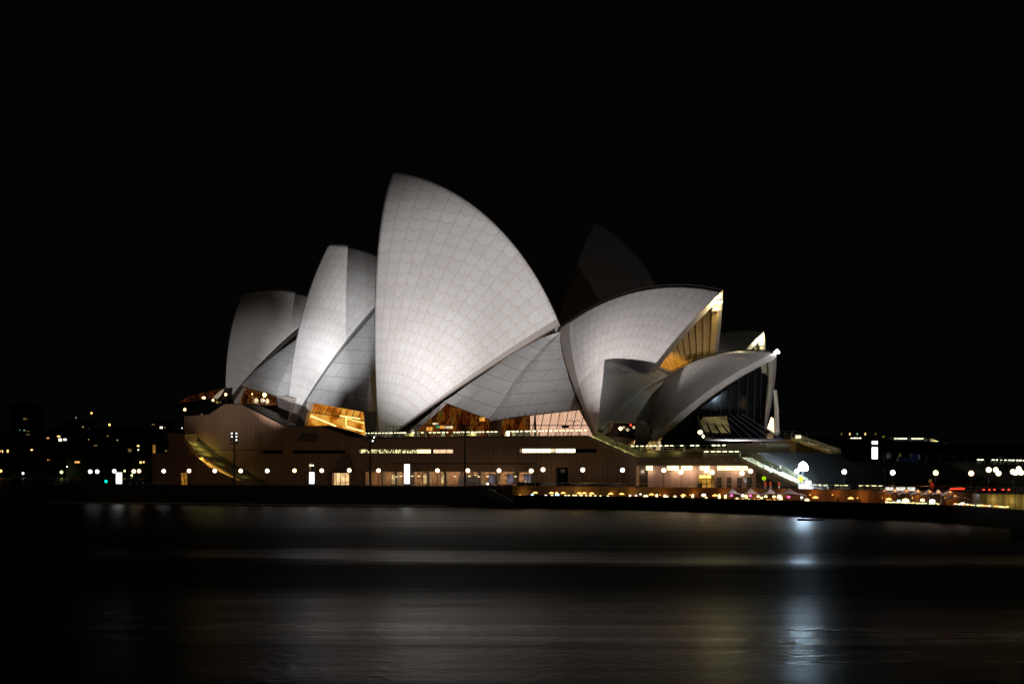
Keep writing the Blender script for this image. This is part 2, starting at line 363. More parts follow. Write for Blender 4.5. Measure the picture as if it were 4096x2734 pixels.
def shell(key, parent, strip=.045, thick=1.3, ribdeg=3.65, both=True, a0=1.5, inner_mat=None, foldd=.5, ridge_edge=None):
    """one roof shell: tiled outside, folded ribs inside; both halves meet on the ridge"""
    s = Shell(key); nr = max(4, round(math.degrees(s.phi) / ribdeg)); sub = 4; M = 44
    out, inn = MB(), MB(); fs = [i / (nr * sub) for i in range(nr * sub + 1)]
    O, I = [], []
    for i, f in enumerate(fs):
        am = s.amax(f); fold = foldd * (.5 - .5 * cos(2 * pi * (i % sub) / sub))
        st = a0 / s.R; O.append([(s.pt(f, st + (am - st) * j / M), (st + (am - st) * j / M) * s.R) for j in range(M + 1)])
        row = [s.pt(f, st + (am - st) * j / M, s.R - thick - fold * min(1, j / 8)) for j in range(M + 1)]
        I.append([v - s.n * max(0, v.dot(s.n) - s.d + .01) for v in row])
    for h in ((0, 1) if both else (0,)):
        T = s.mir if h else (lambda v: v)
        for i in range(len(fs) - 1):
            edge = 1 if fs[i] > 1 - strip * 1.01 else 0
            for j in range(M):
                q = [O[i][j], O[i + 1][j], O[i + 1][j + 1], O[i][j + 1]]
                out.face([T(a[0]) for a in q], edge, [(fs[i + k] * nr, rows_of(b[1])) for k, b in zip((0, 1, 1, 0), q)])
                inn.face([T(I[i][j]), T(I[i + 1][j]), T(I[i + 1][j + 1]), T(I[i][j + 1])])
        for i in (0, len(fs) - 1):                     # rim faces
            for j in range(M): out.face([T(O[i][j][0]), T(O[i][j + 1][0]), T(I[i][j + 1]), T(I[i][j])], 1)
    so = out.build('roof_shell', [TILE, ridge_edge or EDGE], parent); 
    for p in so.data.polygons: p.use_smooth = p.material_index == 0
    inn.build('ribbed_underside', inner_mat or CONC, so)
    # bronze maintenance rail along the ridge
    rl = MB(); pr = [s.pt(f, s.amax(f)) + (s.pt(f, s.amax(f)) - s.C).normalized() * .22 for f in fs]; rl.tube(pr, .10, 5)
    rl.build('ridge_rail', BRONZE, so)
    return s

def loft(parent, name, lines, ns, nrow, mat, wfn, bulge=0, thick=1.0, uvscale=(1, 1)):
    """surface through upright pixel polylines; each polyline point gets its distance from wfn(line index, py)"""
    P = []
    for li, ln in enumerate(lines):
        pts = [on(x, y, wfn(li, y)) for x, y in ln]
        ls = [0]
        for a, b in zip(pts, pts[1:]): ls.append(ls[-1] + (b - a).length)
        row = []
        for k in range(nrow + 1):
            t = ls[-1] * k / nrow; i = max(j for j in range(len(ls)) if ls[j] <= t + 1e-9); i = min(i, len(pts) - 2)
            row.append(pts[i].lerp(pts[i + 1], (t - ls[i]) / max(1e-6, ls[i + 1] - ls[i])))
        P.append(row)
    m = MB()
    for li in range(len(P) - 1):
        n = ns[li]
        for a in range(n):
            for k in range(nrow):
                def g(fa, kk):
                    v = P[li][kk].lerp(P[li + 1][kk], fa); return v - N * (bulge * 4 * fa * (1 - fa) * kk / nrow)
                f0, f1 = a / n, (a + 1) / n
                q = [g(f0, k), g(f1, k), g(f1, k + 1), g(f0, k + 1)]
                w = [(P[li + 1][kk] - P[li][kk]).length for kk in (k, k + 1)]
                x0 = li * 7.3
                uv = [(x0 + f0 * w[0], k / nrow), (x0 + f1 * w[0], k / nrow), (x0 + f1 * w[1], (k + 1) / nrow), (x0 + f0 * w[1], (k + 1) / nrow)]
                m.face(q, 0, [(u_ * uvscale[0], v_ * uvscale[1]) for u_, v_ in uv])
        # bottom fascia, turned back under the shell
        a, b = P[li][-1], P[li + 1][-1]; m.face([a, b, b - Z * .35 + N * .1, a - Z * .35 + N * .1], 1); m.face([a - Z * .35 + N * .1, b - Z * .35 + N * .1, b + N * 2.2 + Z * .3, a + N * 2.2 + Z * .3], 1)
    o = m.build(name, [mat, EDGE], parent); return o
def quad3(parent, name, pts, mat, d=None, thick=.3):
    """flat plate from pixel points on plane d (or with a d per point), given a thickness"""
    P = [on(x, y, (d if d is not None else e[0])) for x, y, *e in pts]
    m = MB(); nn = (P[1] - P[0]).cross(P[-1] - P[0]).normalized(); nn = nn if nn.dot(N) > 0 else -nn
    m.hexa(P, [p + nn * thick for p in P]); return m.build(name, mat, parent)
def inset_glass(parent, pts, d, mat, bars, barmat=BRONZE, name='window', r=.07):
    """lit glazing: a pane sheet behind upright and cross bars"""
    P = [on(x, y, d) for x, y in pts]; m = MB(); m.face(P); m.face([p + N * .1 for p in reversed(P)])
    o = m.build(name, mat, parent)
    for ln in bars: b = MB(); b.tube([on(x, y, d - .25) for x, y in ln], r, 4); b.build('mullion', barmat, o)
    return o

ZERO = (0, 0, 0)
hall = thing('concert_hall', ZERO, 'large hall with the tallest floodlit white tiled sail roofs, nearest the water', 'building')
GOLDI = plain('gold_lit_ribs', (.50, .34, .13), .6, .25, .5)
sA2 = shell('A2', hall); sA3 = shell('A3', hall, strip=.035, ridge_edge=plain('shaded_edge_beam', (.17, .16, .155), .6)); sA4 = shell('A4', hall, strip=0, ridge_edge=plain('gap_shade_beam', (.05, .045, .04), .7))  # shade of the edge gaps is put into these darker beam colours
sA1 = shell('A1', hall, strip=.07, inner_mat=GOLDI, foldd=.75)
def low_d(s, off):
    T = []
    for k in range(41):
        v = s.low(.03 + .97 * k / 40); T.append((1860 - F * (v.z - HC) / v.y, v.dot(N)))
    T.sort()
    def fn(py):
        if py <= T[0][0]: return T[0][1] + off
        for a, b in zip(T, T[1:]):
            if a[0] <= py <= b[0]: return a[1] + (b[1] - a[1]) * (py - a[0]) / max(1e-6, b[0] - a[0]) + off
        return T[-1][1] + off
    return fn
d2, d1, d3, d4 = low_d(sA2, .6), low_d(sA1, .6), low_d(sA3, .6), low_d(sA4, .6)
def wA(li, y):
    if li == 0: return d2(y)
    if li == 3: return d1(y)
    f = max(0, min(1, (y - 1335) / 300)); return (d2(y) + d1(y)) / 2 - 1.6 * f
loft(hall, 'side_shell', [
    [(2243, 1325), (2165, 1350), (2102, 1385), (2039, 1420), (1955, 1482), (1885, 1528), (1815, 1580), (1776, 1604)],
    [(2243, 1328), (2200, 1358), (2109, 1457), (2053, 1527), (2004, 1611), (1958, 1674)],
    [(2243, 1330), (2212, 1368), (2130, 1457), (2081, 1527), (2035, 1600), (2004, 1672)],
    [(2244, 1332), (2247, 1379), (2258, 1449), (2278, 1520), (2305, 1596), (2325, 1637)]], (6, 1, 6), 14, SLAB, wA, .8, uvscale=(.055, 1.25))
quad3(hall, 'pedestal', [(1958, 1676), (2006, 1674), (2012, 1700), (1990, 1742), (1952, 1742)], EDGE, wA(1, 1674), 1.5)
def wB(li, y): return d3(y) - (0, 1.3, 1.0, -1.5)[li] * max(0, min(1, (y - 1260) / 250))
loft(hall, 'side_shell', [
    [(1500, 1250), (1452, 1306), (1401, 1364), (1345, 1430), (1304, 1488), (1273, 1530), (1223, 1600)],
    [(1505, 1252), (1492, 1399), (1482, 1486), (1470, 1578), (1452, 1640)],
    [(1507, 1254), (1496, 1399), (1488, 1486), (1478, 1578), (1470, 1642)],
    [(1560, 1255), (1548, 1399), (1530, 1486), (1518, 1578), (1505, 1648)]], (7, 1, 3), 14, SLAB, wB, .5, uvscale=(.05, 1.1))
quad3(hall, 'pedestal', [(1452, 1642), (1472, 1644), (1505, 1650), (1506, 1742), (1486, 1742), (1468, 1720)], EDGE, wB(1, 1640), 1.5)
quad3(hall, 'pedestal', [(1219, 1604), (1243, 1611), (1226, 1660), (1218, 1702), (1180, 1704), (1190, 1660)], EDGE, wB(0, 1600) + .3, 1.0)
def wC(li, y): return d4(y) - (0, 1.3, 1.0, -1.5)[li] * max(0, min(1, (y - 1345) / 200))
loft(hall, 'side_shell', [
    [(1200, 1346), (1130, 1396), (1086, 1430), (1007, 1493), (957, 1534)],
    [(1203, 1340), (1166, 1435), (1133, 1506), (1118, 1547), (1105, 1579)],
    [(1205, 1342), (1172, 1435), (1140, 1506), (1126, 1547), (1115, 1580)],
    [(1230, 1345), (1205, 1435), (1185, 1506), (1175, 1547), (1168, 1590)]], (6, 1, 3), 12, SLAB, wC, .5, uvscale=(.055, 1.0))
quad3(hall, 'pedestal', [(1105, 1580), (1118, 1580), (1168, 1590), (1150, 1690), (1120, 1680)], EDGE, wC(1, 1580), 1.5)
quad3(hall, 'pedestal', [(956, 1534), (972, 1552), (956, 1580), (945, 1616), (933, 1616), (940, 1570)], EDGE, wC(0, 1534) + .3, 1.0)
# right of A2's foot: pale jamb under the side shell
quad3(hall, 'pedestal', [(1776, 1606), (1792, 1618), (1700, 1690), (1655, 1742), (1610, 1742)], EDGE, wA(0, 1606) + 1.2, .8)
# dark wing between the side shell and the south shell foot
quad3(hall, 'pedestal', [(2322, 1640), (2334, 1640), (2398, 1730), (2398, 1745), (2372, 1745)], EDGE, d1(1640), .8)

def lit_wall(name, base, st, kind):
    """lit foyer seen through glass; uv-free, object-space stripes"""
    m, t, out = nt(name); e = nd(t, 'ShaderNodeEmission'); t.links.new(e.outputs[0], out.inputs[0]); tc = nd(t, 'ShaderNodeTexCoord')
    mp = nd(t, 'ShaderNodeMapping'); mp.inputs['Rotation'].default_value = (0, radians(35 if kind == 'rib' else 0), TH * -1)
    mp.inputs['Scale'].default_value = (1, .2, .35 if kind != 'cloud' else 1); t.links.new(tc.outputs['Object'], mp.inputs[0])
    ns = nd(t, 'ShaderNodeTexNoise', i_Scale=(.85 if kind == 'rib' else .9 if kind == 'panel' else .35), i_Detail=2); t.links.new(mp.outputs[0], ns.inputs['Vector'])
    cr = nd(t, 'ShaderNodeValToRGB'); cr.color_ramp.interpolation = 'CONSTANT' if kind != 'cloud' else 'LINEAR'
    el = cr.color_ramp.elements
    for q in range(len(base) - 2): el.new(.5)
    for i, c in enumerate(base): el[i].position = .33 + .34 * i / len(base) if i else 0; el[i].color = (*c, 1)
    t.links.new(ns.outputs[0], cr.inputs[0]); t.links.new(cr.outputs[0], e.inputs[0]); e.inputs[1].default_value = st
    return m
FOY = lit_wall('foyer_lit_dim', [(.05, .008, .001), (.25, .04, .004), (.12, .02, .003), (.42, .13, .012), (.5, .09, .01), (.3, .2, .03)], .24, 'rib')
FOYP = lit_wall('foyer_lit_pink', [(.85, .50, .33), (.92, .56, .38), (.80, .45, .29)], .85, 'panel')
FOYO = lit_wall('foyer_lit_orange', [(.10, .025, .002), (.40, .10, .008), (.85, .30, .025), (1, .5, .08)], .75, 'cloud')
FOYB = lit_wall('foyer_lit_brown', [(.02, .006, .001), (.14, .04, .006), (.06, .014, .002), (.3, .12, .03)], .6, 'rib')
BULB = glow('bulb_warm', (1, .62, .22), 8); BULBR = glow('bulb_red', (1, .05, .03), 4); BULBC = glow('bulb_cool', (.85, .95, 1), 9)
BULBG = glow('bulb_green', (.05, .9, .35), 5); PALE = glow('lit_cream', (1, .78, .45), 1.1, .5, 1.2)
ORP = glow('panel_orange', (1, .42, .06), 1.0, .4, 1.5, lo=.6); GRP = glow('panel_green', (.03, .45, .18), .8)
# dim foyer left of the pedestal
dF = DW + 9
g = inset_glass(hall, [(1790, 1612), (1958, 1678), (1952, 1748), (1640, 1748)], dF, FOY,
    [[(x, 1748), (x + 62, 1612 + max(0, (x + 62 - 1790) * .4))] for x in range(1680, 1900, 22)] + [[(1660, 1698), (1955, 1698)]])
for x0, x1, y0, y1, mt in ((1706, 1731, 1707, 1722, ORP), (1758, 1776, 1701, 1713, ORP), (1743, 1757, 1702, 1710, GRP), (1776, 1810, 1703, 1713, PALE), (1731, 1752, 1690, 1697, PALE), (1918, 1938, 1668, 1684, ORP)):
    inset_glass(g, [(x0, y0), (x1, y0), (x1, y1), (x0, y1)], dF - .4, mt, [], name='lit_panel')
g = inset_glass(hall, [(2008, 1680), (2120, 1662), (2120, 1748), (2000, 1748)], dF, FOY, [[(x, 1748), (x + 8, 1664)] for x in (2035, 2070, 2100)])
g = inset_glass(hall, [(2121, 1662), (2316, 1640), (2374, 1748), (2121, 1748)], dF, FOYP,
    [[(x - 6, 1748), (x + 16, 1640)] for x in range(2130, 2330, 32)] + [[(2100, 1700), (2352, 1700)]])
for cx in (2282, 2310):
    b = MB(); b.tube([on(cx + 12 * cos(a), 1690 - 10 * sin(a), dF - .6) for a in [pi * k / 8 for k in range(9)]], .06, 4); b.build('arched_frame', BRONZE, g)
inset_glass(g, [(2247, 1700), (2275, 1700), (2275, 1711), (2247, 1711)], dF - .5, DARKM, [], name='sign_board')
inset_glass(g, [(2136, 1662), (2142, 1661), (2146, 1748), (2136, 1748)], dF - .3, DARKM, [], name='column')
# orange foyer under the middle shell
g = inset_glass(hall, [(1240, 1606), (1452, 1644), (1462, 1744), (1215, 1702)], d3(1640) + 2, FOYO,
    [[(1226, 1645), (1456, 1680)]] + [[(x - 14, 1645 + (x - 1226) * .152), (x, 1612 + (x - 1226) * .16)] for x in range(1262, 1450, 26)] + [[(1227, 1700), (1227, 1645)]], r=.1)
LIN = glow('light_line', (1, .62, .18), 4)
b = MB(); b.tube([on(1244, 1662, d3(1640) + 1.6), on(1344, 1703, d3(1640) + 1.6)], .12, 5); b.tube([on(1385, 1705, d3(1640) + 1.6), on(1452, 1724, d3(1640) + 1.6)], .12, 5)
b.tube([on(1386, 1672, d3(1640) + 1.6), on(1456, 1692, d3(1640) + 1.6)], .05, 5); b.tube([on(1384, 1700, d3(1640) + 1.6), on(1384, 1668, d3(1640) + 1.6)], .06, 5)
b.tube([on(1360, 1662, d3(1640) + 1.6), on(1440, 1674, d3(1640) + 1.6)], .1, 5)
b.build('stair_light', LIN, g)
BAL = plain('timber_balustrade', (.45, .22, .08), .5, .2, 1)
quad3(g, 'balustrade', [(1225, 1703), (1320, 1701), (1375, 1720), (1462, 1742), (1462, 1752), (1225, 1712)], BAL, d3(1640) + 1.2, .2)
# brown bar under the north shell
g = inset_glass(hall, [(966, 1546), (1105, 1585), (1103, 1650), (958, 1620)], d4(1534) + 2.5, FOYB,
    [[(972, 1618), (972, 1560)], [(972, 1562), (1104, 1600)]] + [[(x - 12, 1566 + (x - 972) * .27), (x + 6, 1552 + (x - 972) * .27)] for x in range(990, 1100, 26)] + [[(940, 1590), (1000, 1590)]], r=.08)
for x, y, mt, r in ((1009, 1575, BULB, .12), (1058, 1578, BULB, .4), (1050, 1600, PALE, .45), (1025, 1603, PALE, .5), (1069, 1604, PALE, .45), (1046, 1601, BULBC, .12), (1056, 1601, BULBC, .12), (1067, 1612, BULB, .14)):
    b = MB(); c = on(x, y, d4(1534) + 1.9); b.lathe(c, [(0, -r * 1.4), (r * .8, -r * .8), (r, 0), (r * .8, r * .8), (0, r * 1.4)], 8); b.build('hanging_lamp', mt, g)
quad3(g, 'balustrade', [(985, 1612), (1040, 1612), (1104, 1614), (1104, 1652), (1060, 1640)], BAL, d4(1534) + 1.5, .2)

# north bronze glass nose
nose = []
dN = DW + 14
P = {k: on(x, y, d) for k, (x, y, d) in dict(a=(695, 1617, dN + 6), b=(757, 1580, dN + 4), c=(905, 1549, dN), d=(905, 1618, dN), e=(835, 1660, dN), f=(740, 1662, dN + 2), g=(905, 1585, dN)).items()}
NOSE = lit_wall('nose_ceiling', [(.008, .003, .001), (.05, .012, .003), (.02, .005, .002), (.10, .022, .005)], .55, 'rib')
m = MB(); m.face([P['a'], P['b'], P['c'], P['g']]); m.face([P['a'], P['g'], P['d'], P['e'], P['f']], 1)
g = m.build('glass_canopy', [NOSE, GLASSD], hall)
b = MB()
for q in ('ab', 'bc', 'ag', 'af', 'be', 'cd'): b.tube([P[q[0]], P[q[1]]], .12, 4)
for k in range(1, 6): b.tube([P['a'].lerp(P['g'], k / 6), P['b'].lerp(P['c'], k / 6)], .06, 4); b.tube([P['a'].lerp(P['g'], k / 6), P['f'].lerp(P['d'], k / 6)], .05, 4)
b.build('frame', BRONZE, g)
for x, y, r in ((739, 1637, .3), (817, 1590, .28), (811, 1590, .18), (852, 1600, .25), (903, 1577, .3)):
    b = MB(); b.lathe(on(x, y, dN - .6), [(0, -r), (r * .7, -r * .7), (r, 0), (r * .7, r * .7), (0, r)], 8); b.build('ceiling_lamp', BULB, g)
quad3(g, 'lit_rib', [(872, 1568), (897, 1553), (885, 1575), (868, 1596), (852, 1590)], glow('cream_lit_rib', (.75, .6, .4), .5, .6, .6), dN - .4, .15)

# lamps inside the south mouth of the concert hall and its apex beam
def point(name, loc, e, col, r=.3, parent=None):
    l = bpy.data.lights.new(name, 'POINT'); l.energy = e; l.color = col; l.shadow_soft_size = r
    o = bpy.data.objects.new(name, l); o.location = loc; return link(o, parent)
def mouth(par, s, k_in, e, col=(1, .85, .45)):
    ax = s.A + (s.P - s.A) * 0
    inward = (s.B - s.A).normalized()
    b = MB(); p = s.A + inward * 1.2 - Z * 1.9; b.box(p, (1.6, 1.2, .5), -TH); b.build('apex_lamp', glow('apex_lamp_glass', (1, 1, .75), 1.6), par)
    point('apex_light', p - Z * 1.0 + s.n * -.3 + (s.A - s.B).normalized() * 1.6, e, col, .4, par)
    # tie beam across the mouth a little below the apex
    f = .10; a = s.pt(0, s.amax(0) * (1 - f), s.R - 1.4); c = s.mir(a); b = MB(); b.tube([a, c], .45, 4); b.build('tie_beam', EDGE, par)
mouth(hall, sA1, 3, 1900)
point('foyer_light', sA1.A + (sA1.B - sA1.A) * .35 - Z * 17 - N * 3, 6800, (1, .62, .18), 1, hall)

# restaurant in front
rest = thing('restaurant_hall', ZERO, 'small restaurant hall with two low dimly lit tiled shells, in front of the right sails', 'building')
sRN = shell('RN', rest, strip=0, thick=.9); sRS = shell('RS', rest, strip=.03, thick=1.0)
NR = sRS.n
def dimg(px, py, dd): return on(px, py, dd, NR)
def rlow(s):
    T = sorted((1860 - F * (s.low(k / 30).z - HC) / s.low(k / 30).y, s.low(k / 30).dot(N)) for k in range(1, 31))
    def fn(py):
        for a, b in zip(T, T[1:]):
            if a[0] <= py <= b[0]: return a[1] + (b[1] - a[1]) * (py - a[0]) / max(1e-6, b[0] - a[0])
        return T[0][1] if py < T[0][0] else T[-1][1]
    return fn
dn, dsx = rlow(sRN), rlow(sRS)
loft(rest, 'side_shell', [[(2648, 1524), (2600, 1546), (2559, 1573), (2495, 1624), (2440, 1682)], [(2656, 1522), (2640, 1545), (2610, 1571), (2575, 1625), (2540, 1685)]], (6,), 10, SLAB,
     lambda li, y: (dn(y) + .3 if li == 0 else (dn(y) + dsx(y)) / 2 - .2), .3, uvscale=(.05, 1))
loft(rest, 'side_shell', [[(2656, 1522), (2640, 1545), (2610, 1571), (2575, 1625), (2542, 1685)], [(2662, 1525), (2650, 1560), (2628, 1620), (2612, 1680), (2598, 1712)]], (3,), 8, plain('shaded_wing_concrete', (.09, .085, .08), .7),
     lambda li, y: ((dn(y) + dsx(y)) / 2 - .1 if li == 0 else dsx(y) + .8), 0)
dP = (dn(1682) + dsx(1682)) / 2
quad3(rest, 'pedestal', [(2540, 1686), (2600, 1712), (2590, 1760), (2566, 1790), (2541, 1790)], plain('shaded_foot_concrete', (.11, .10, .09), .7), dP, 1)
quad3(rest, 'pedestal', [(2438, 1684), (2446, 1686), (2432, 1725), (2410, 1745), (2405, 1745)], EDGE, dP, .8)
g = inset_glass(rest, [(2440, 1688), (2540, 1688), (2540, 1800), (2400, 1800), (2400, 1745)], dP + 3, GLASSD, [[(2470, 1745), (2485, 1688)], [(2505, 1745), (2515, 1688)]])
for x, y, mt, r in ((2482, 1713, BULB, .35), (2523, 1699, BULBR, .18), (2510, 1717, PALE, .35), (2494, 1708, PALE, .25), (2535, 1709, PALE, .3)):
    b = MB(); b.lathe(on(x, y, dP + 2.6), [(0, -r), (r, -r * .2), (r * .8, r * .5), (0, r)], 8); b.build('table_lamp', mt, g)
# glass wall in the restaurant's south mouth, with the sloping glass skirt
nm = lambda x, y, dd: on(x, y, dd, NR)
dR = sRS.d
def gp(x, y, Y): return at(x, y, Y)
m = MB(); q = [gp(2600, 1800, 301), gp(2690, 1712, 301), gp(2760, 1648, 301), gp(2860, 1560, 301), gp(3010, 1470, 300), gp(3072, 1440, 300), gp(3058, 1720, 306), gp(2990, 1790, 303)]
m.face(q); g = m.build('glass_wall', GLASSD, rest); b = MB()
MST = plain('mullion_steel', (.035, .033, .035), .5, .1)
for x, yt in ((2840, 1592), (2880, 1562), (2915, 1538), (2950, 1514), (2985, 1490), (3015, 1472), (3040, 1458)): b = MB(); b.tube([gp(x, 1790, 299.5), gp(x + 6, yt, 299.5)], .06, 4); b.build('mullion', MST, g)
sk = [gp(2790, 1665, 298), gp(2965, 1655, 298), gp(3130, 1757, 288), gp(2815, 1753, 288)]
m = MB(); m.face(sk); m.face([sk[3], sk[2], sk[2] - Z * .35, sk[3] - Z * .35]); g2 = m.build('glass_skirt', GLASSD, rest); b = MB()
SKS = plain('skirt_steel', (.16, .16, .20), .4, .1)
for k in range(9): b = MB(); b.tube([sk[3].lerp(sk[2], k / 8) - Vector((0, .55, 0)), sk[0].lerp(sk[1], k / 8) - Vector((0, .55, 0))], .20 if k < 4 else .05, 4); b.build('mullion', BRONZE if k < 4 else SKS, g2)
b = MB(); b.tube([sk[3], sk[2]], .12, 4); b.build('gutter', SKS, g2)
KIT = glow('kitchen_glow', (.62, .5, .2), .26, .5, .4, lo=.3)
m = MB()
m.face([gp(2795, 1690, 296), gp(2812, 1668, 296.5), gp(2905, 1664, 296.5), gp(2925, 1751, 289.5), gp(2822, 1751, 289.5)]); 
o = m.build('lit_interior', KIT, g2); o.location = (0, -.5, 0)
b = MB(); b.lathe(gp(2801, 1728, 287), [(0, -.4), (.35, -.2), (.42, 0), (.35, .25), (0, .4)], 10); b.build('wall_lamp', glow('wall_lamp_glass', (1, .72, .3), 5), rest)
b = MB(); b.lathe(gp(2813, 1744, 287), [(0, -.3), (.22, 0), (0, .3)], 8); b.build('wall_lamp', glow('wall_lamp_glass_small', (1, .85, .4), 10), rest)
LEGREFL = glow('leg_reflection_glow', (1, .66, .36), 3.2, .25, .6, lo=.6)
m = MB(); m.face([gp(3084, 1667, 291), gp(3094, 1672, 291), gp(3097, 1730, 291), gp(3069, 1712, 291)]); m.build('window', LEGREFL, rest)  # glowing pane stands for light reflected between the shell legs
b = MB(); q = [gp(3100, 1560, 292.5), gp(3106, 1640, 292), gp(3108, 1735, 290)]; b.tube(q, .35, 6, r2=.5); b.build('shell_leg', CONC, rest)
RSA = sRS.A
b = MB()
for dx, dz in ((-.2, .1), (.2, .1), (0, .3)): b.lathe(RSA + Vector((dx, -.5, dz)), [(0, -.3), (.24, -.18), (.3, 0), (.24, .18), (0, .3)], 10)
b.build('floodlight', glow('tip_flood_glass', (.92, .96, 1), 22), rest)
point('floodlight_beam', RSA + Vector((.4, -1.4, .1)), 90, (.9, .95, 1), .3, rest)
# opera theatre behind
op = thing('opera_theatre', ZERO, 'dark opera theatre with an unlit pointed sail rising behind the concert hall', 'building')
sO2 = shell('O2', op, strip=0)
sO1 = shell('O1', op, strip=0)
mouth(op, sO1, 3, 2200, (1, .95, .6))
# small far shell peak showing left of the dark one
b = MB(); q = [at(2162, 1230, 425), at(2226, 1150, 428), at(2247, 1142, 430), at(2264, 1143, 430), at(2300, 1300, 425), at(2150, 1330, 425)]
b.hexa(q, [v + Vector((0, 9, 0)) for v in q]); b.build('far_shell', TILE, op)

# ------------------------------------------------------------------ podium
pod = thing('podium', ZERO, 'long stone podium with vertical joints and strip windows that carries all the sail roofs', 'building')
def wp(pts, d=DW): return [on(x, y, d) for x, y in pts]
def wall_plate(parent, name, outline, holes, d, mat, depth=.8, revmat=None):
    """a wall with real openings: front face cut by holes, reveals turned in"""
    O = wp(outline, d); H = [wp(h, d) for h in holes]
    def sz(v): return Vector((v.dot(U), v.z, 0))
    polys = [[sz(v) for v in O]] + [[sz(v) for v in h] for h in H]; allv = O + [v for h in H for v in h]
    m = MB()
    for tri in tessellate_polygon(polys): m.face([allv[i] for i in tri])
    for loop in [O] + H:
        for i in range(len(loop)):
            a, b = loop[i], loop[(i + 1) % len(loop)]; m.face([a, b, b + N * depth, a + N * depth])
    return m.build(name, mat, parent)
def rect(x0, x1, y0, y1): return [(x0, y0), (x1, y0), (x1, y1), (x0, y1)]
OUT = [(737, 1940), (737, 1664), (835, 1658), (897, 1616), (964, 1615), (1137, 1703), (1290, 1706), (1340, 1722), (1400, 1745), (1455, 1754), (2350, 1744), (2545, 1832), (2545, 1942)]
W1, W2, W3, W4 = rect(1043, 1131, 1799, 1813), rect(1164, 1380, 1799, 1813), rect(1436, 1812, 1797, 1811), rect(2079, 2386, 1794, 1809)
COLN = rect(1462, 2138, 1886, 1938); DOORL = rect(1236, 1258, 1852, 1938); D2 = rect(1328, 1398, 1891, 1938); D3 = rect(2222, 2272, 1868, 1938)
wall_plate(pod, 'wall', OUT, [W1, W2, W3, W4, COLN, DOORL, D2, D3], DW, WALL, .9)
# body behind: the stepped roofline carried back, as a deck
m = MB(); top = wp(OUT[1:-1], DW + .9)
for a, b in zip(top, top[1:]):
    q = 75 if a.z < 13.3 and b.z < 13.3 else 4.2
    m.face([a, b, b + N * q, a + N * q])
    if q < 9: m.face([a + N * q, b + N * q, Vector((b.x + N.x * q, b.y + N.y * q, 12.8)), Vector((a.x + N.x * q, a.y + N.y * q, 12.8))])
e0, e1 = S(760), S(1462); m.lbox(e0, e1, DW + 5.2, DW + 75, 12.2, 12.85)
for v in (top[0], top[-1]):
    m.face([v, v + N * 75, Vector(((v + N * 75).x, (v + N * 75).y, DK)), Vector((v.x, v.y, DK))])
m.build('deck', BRONZE, pod)
c = on(930, 1613, DW + 24); m = MB(); m.box((c.x, c.y, 16.6), (5.5, 5, 7.6), -TH); m.build('shell_plinth', EDGE, pod)
# coping: dark line along the top
cp = MB(); tp = wp([(x, y) for x, y in OUT[1:-1]], DW)
for a, b in zip(tp, tp[1:]): cp.hexa([a - N * .12, b - N * .12, b + N * .5, a + N * .5], [v + Z * .14 for v in (a - N * .12, b - N * .12, b + N * .5, a + N * .5)])
cp.build('coping', BRONZE, pod)
for k in range(74): x = 1460 + k * 12; cb = MB(); cb.box(on(x, 1748 - (x - 1460) * .011, DW - .02) - Z * .12, (.2, .12, .16), -TH); cb.build('cornice_bracket', BRONZE, pod)
# sloping dark roof planes left of each lit foyer
quad3(pod, 'sloping_roof', [(964, 1616), (1010, 1612), (1104, 1650), (1142, 1700), (1137, 1706)], BRONZE, DW + .6, .5)
quad3(pod, 'sloping_roof', [(1225, 1705), (1310, 1700), (1400, 1722), (1462, 1745), (1400, 1748), (1290, 1709)], BRONZE, DW + .6, .5)
# horizontal shadow joint
j = MB(); j.tube(wp([(842, 1798), (1044, 1797)], DW - .01), .06, 4); j.build('string_course', BRONZE, pod); j = MB(); j.tube(wp([(1570, 1852), (2150, 1853)], DW - .01), .07, 4); j.build('string_course', BRONZE, pod)
LEAFY = glow('foliage_lit_window', (.95, .9, .42), 2.0, .9, 3.2, lo=.0); YEL = glow('lit_office_yellow', (1, .83, .33), 3.0, .3, 1, lo=.7)
PNK = glow('lit_office_pink', (1, .62, .36), 1.5, .4, 1, lo=.6); BRT = glow('lit_office_bright', (1, .93, .55), 3, .2, 1, lo=.8)
def window(x0, x1, y0, y1, mt, bars=0, d=DW + .6, name='window', par=None):
    m = MB(); m.face(wp(rect(x0, x1, y0, y1), d)); o = m.build(name, mt, par or pod)
    for k in range(bars + 1 if bars else 0): b = MB(); b.tube(wp([(x0 + (x1 - x0) * k / max(1, bars), y0), (x0 + (x1 - x0) * k / max(1, bars), y1)], d - .06), .05, 4); b.build('mullion', DARKM, o)
    return o
window(1043, 1131, 1798, 1814, GLASSD, 3); window(1164, 1380, 1798, 1814, GLASSD, 5)
window(1434, 1668, 1796, 1812, LEAFY, 7); window(1668, 1724, 1796, 1812, YEL, 1); window(1724, 1733, 1796, 1812, GLASSD); window(1733, 1814, 1796, 1812, PNK, 3)
window(2077, 2086, 1793, 1810, PALE); window(2088, 2206, 1793, 1810, BRT, 2); window(2206, 2222, 1793, 1810, PALE); window(2222, 2302, 1793, 1810, BRT, 2); window(2302, 2388, 1793, 1810, GLASSD, 2)
window(1236, 1258, 1850, 1940, GLASSD, 1, name='door'); window(2222, 2272, 1866, 1940, GLASSD, 2, name='garage_door')
o = MB(); o.box(on(1247, 1860, DW + .2), (.85, .15, .22), -TH); o.build('door_light', glow('door_light_glass', (.95, 1, .5), 6), pod)
window(1327, 1399, 1890, 1940, glow('lit_lobby', (1, .62, .28), 1.3, .5, 1.1, lo=.45), 4, name='lit_doorway')
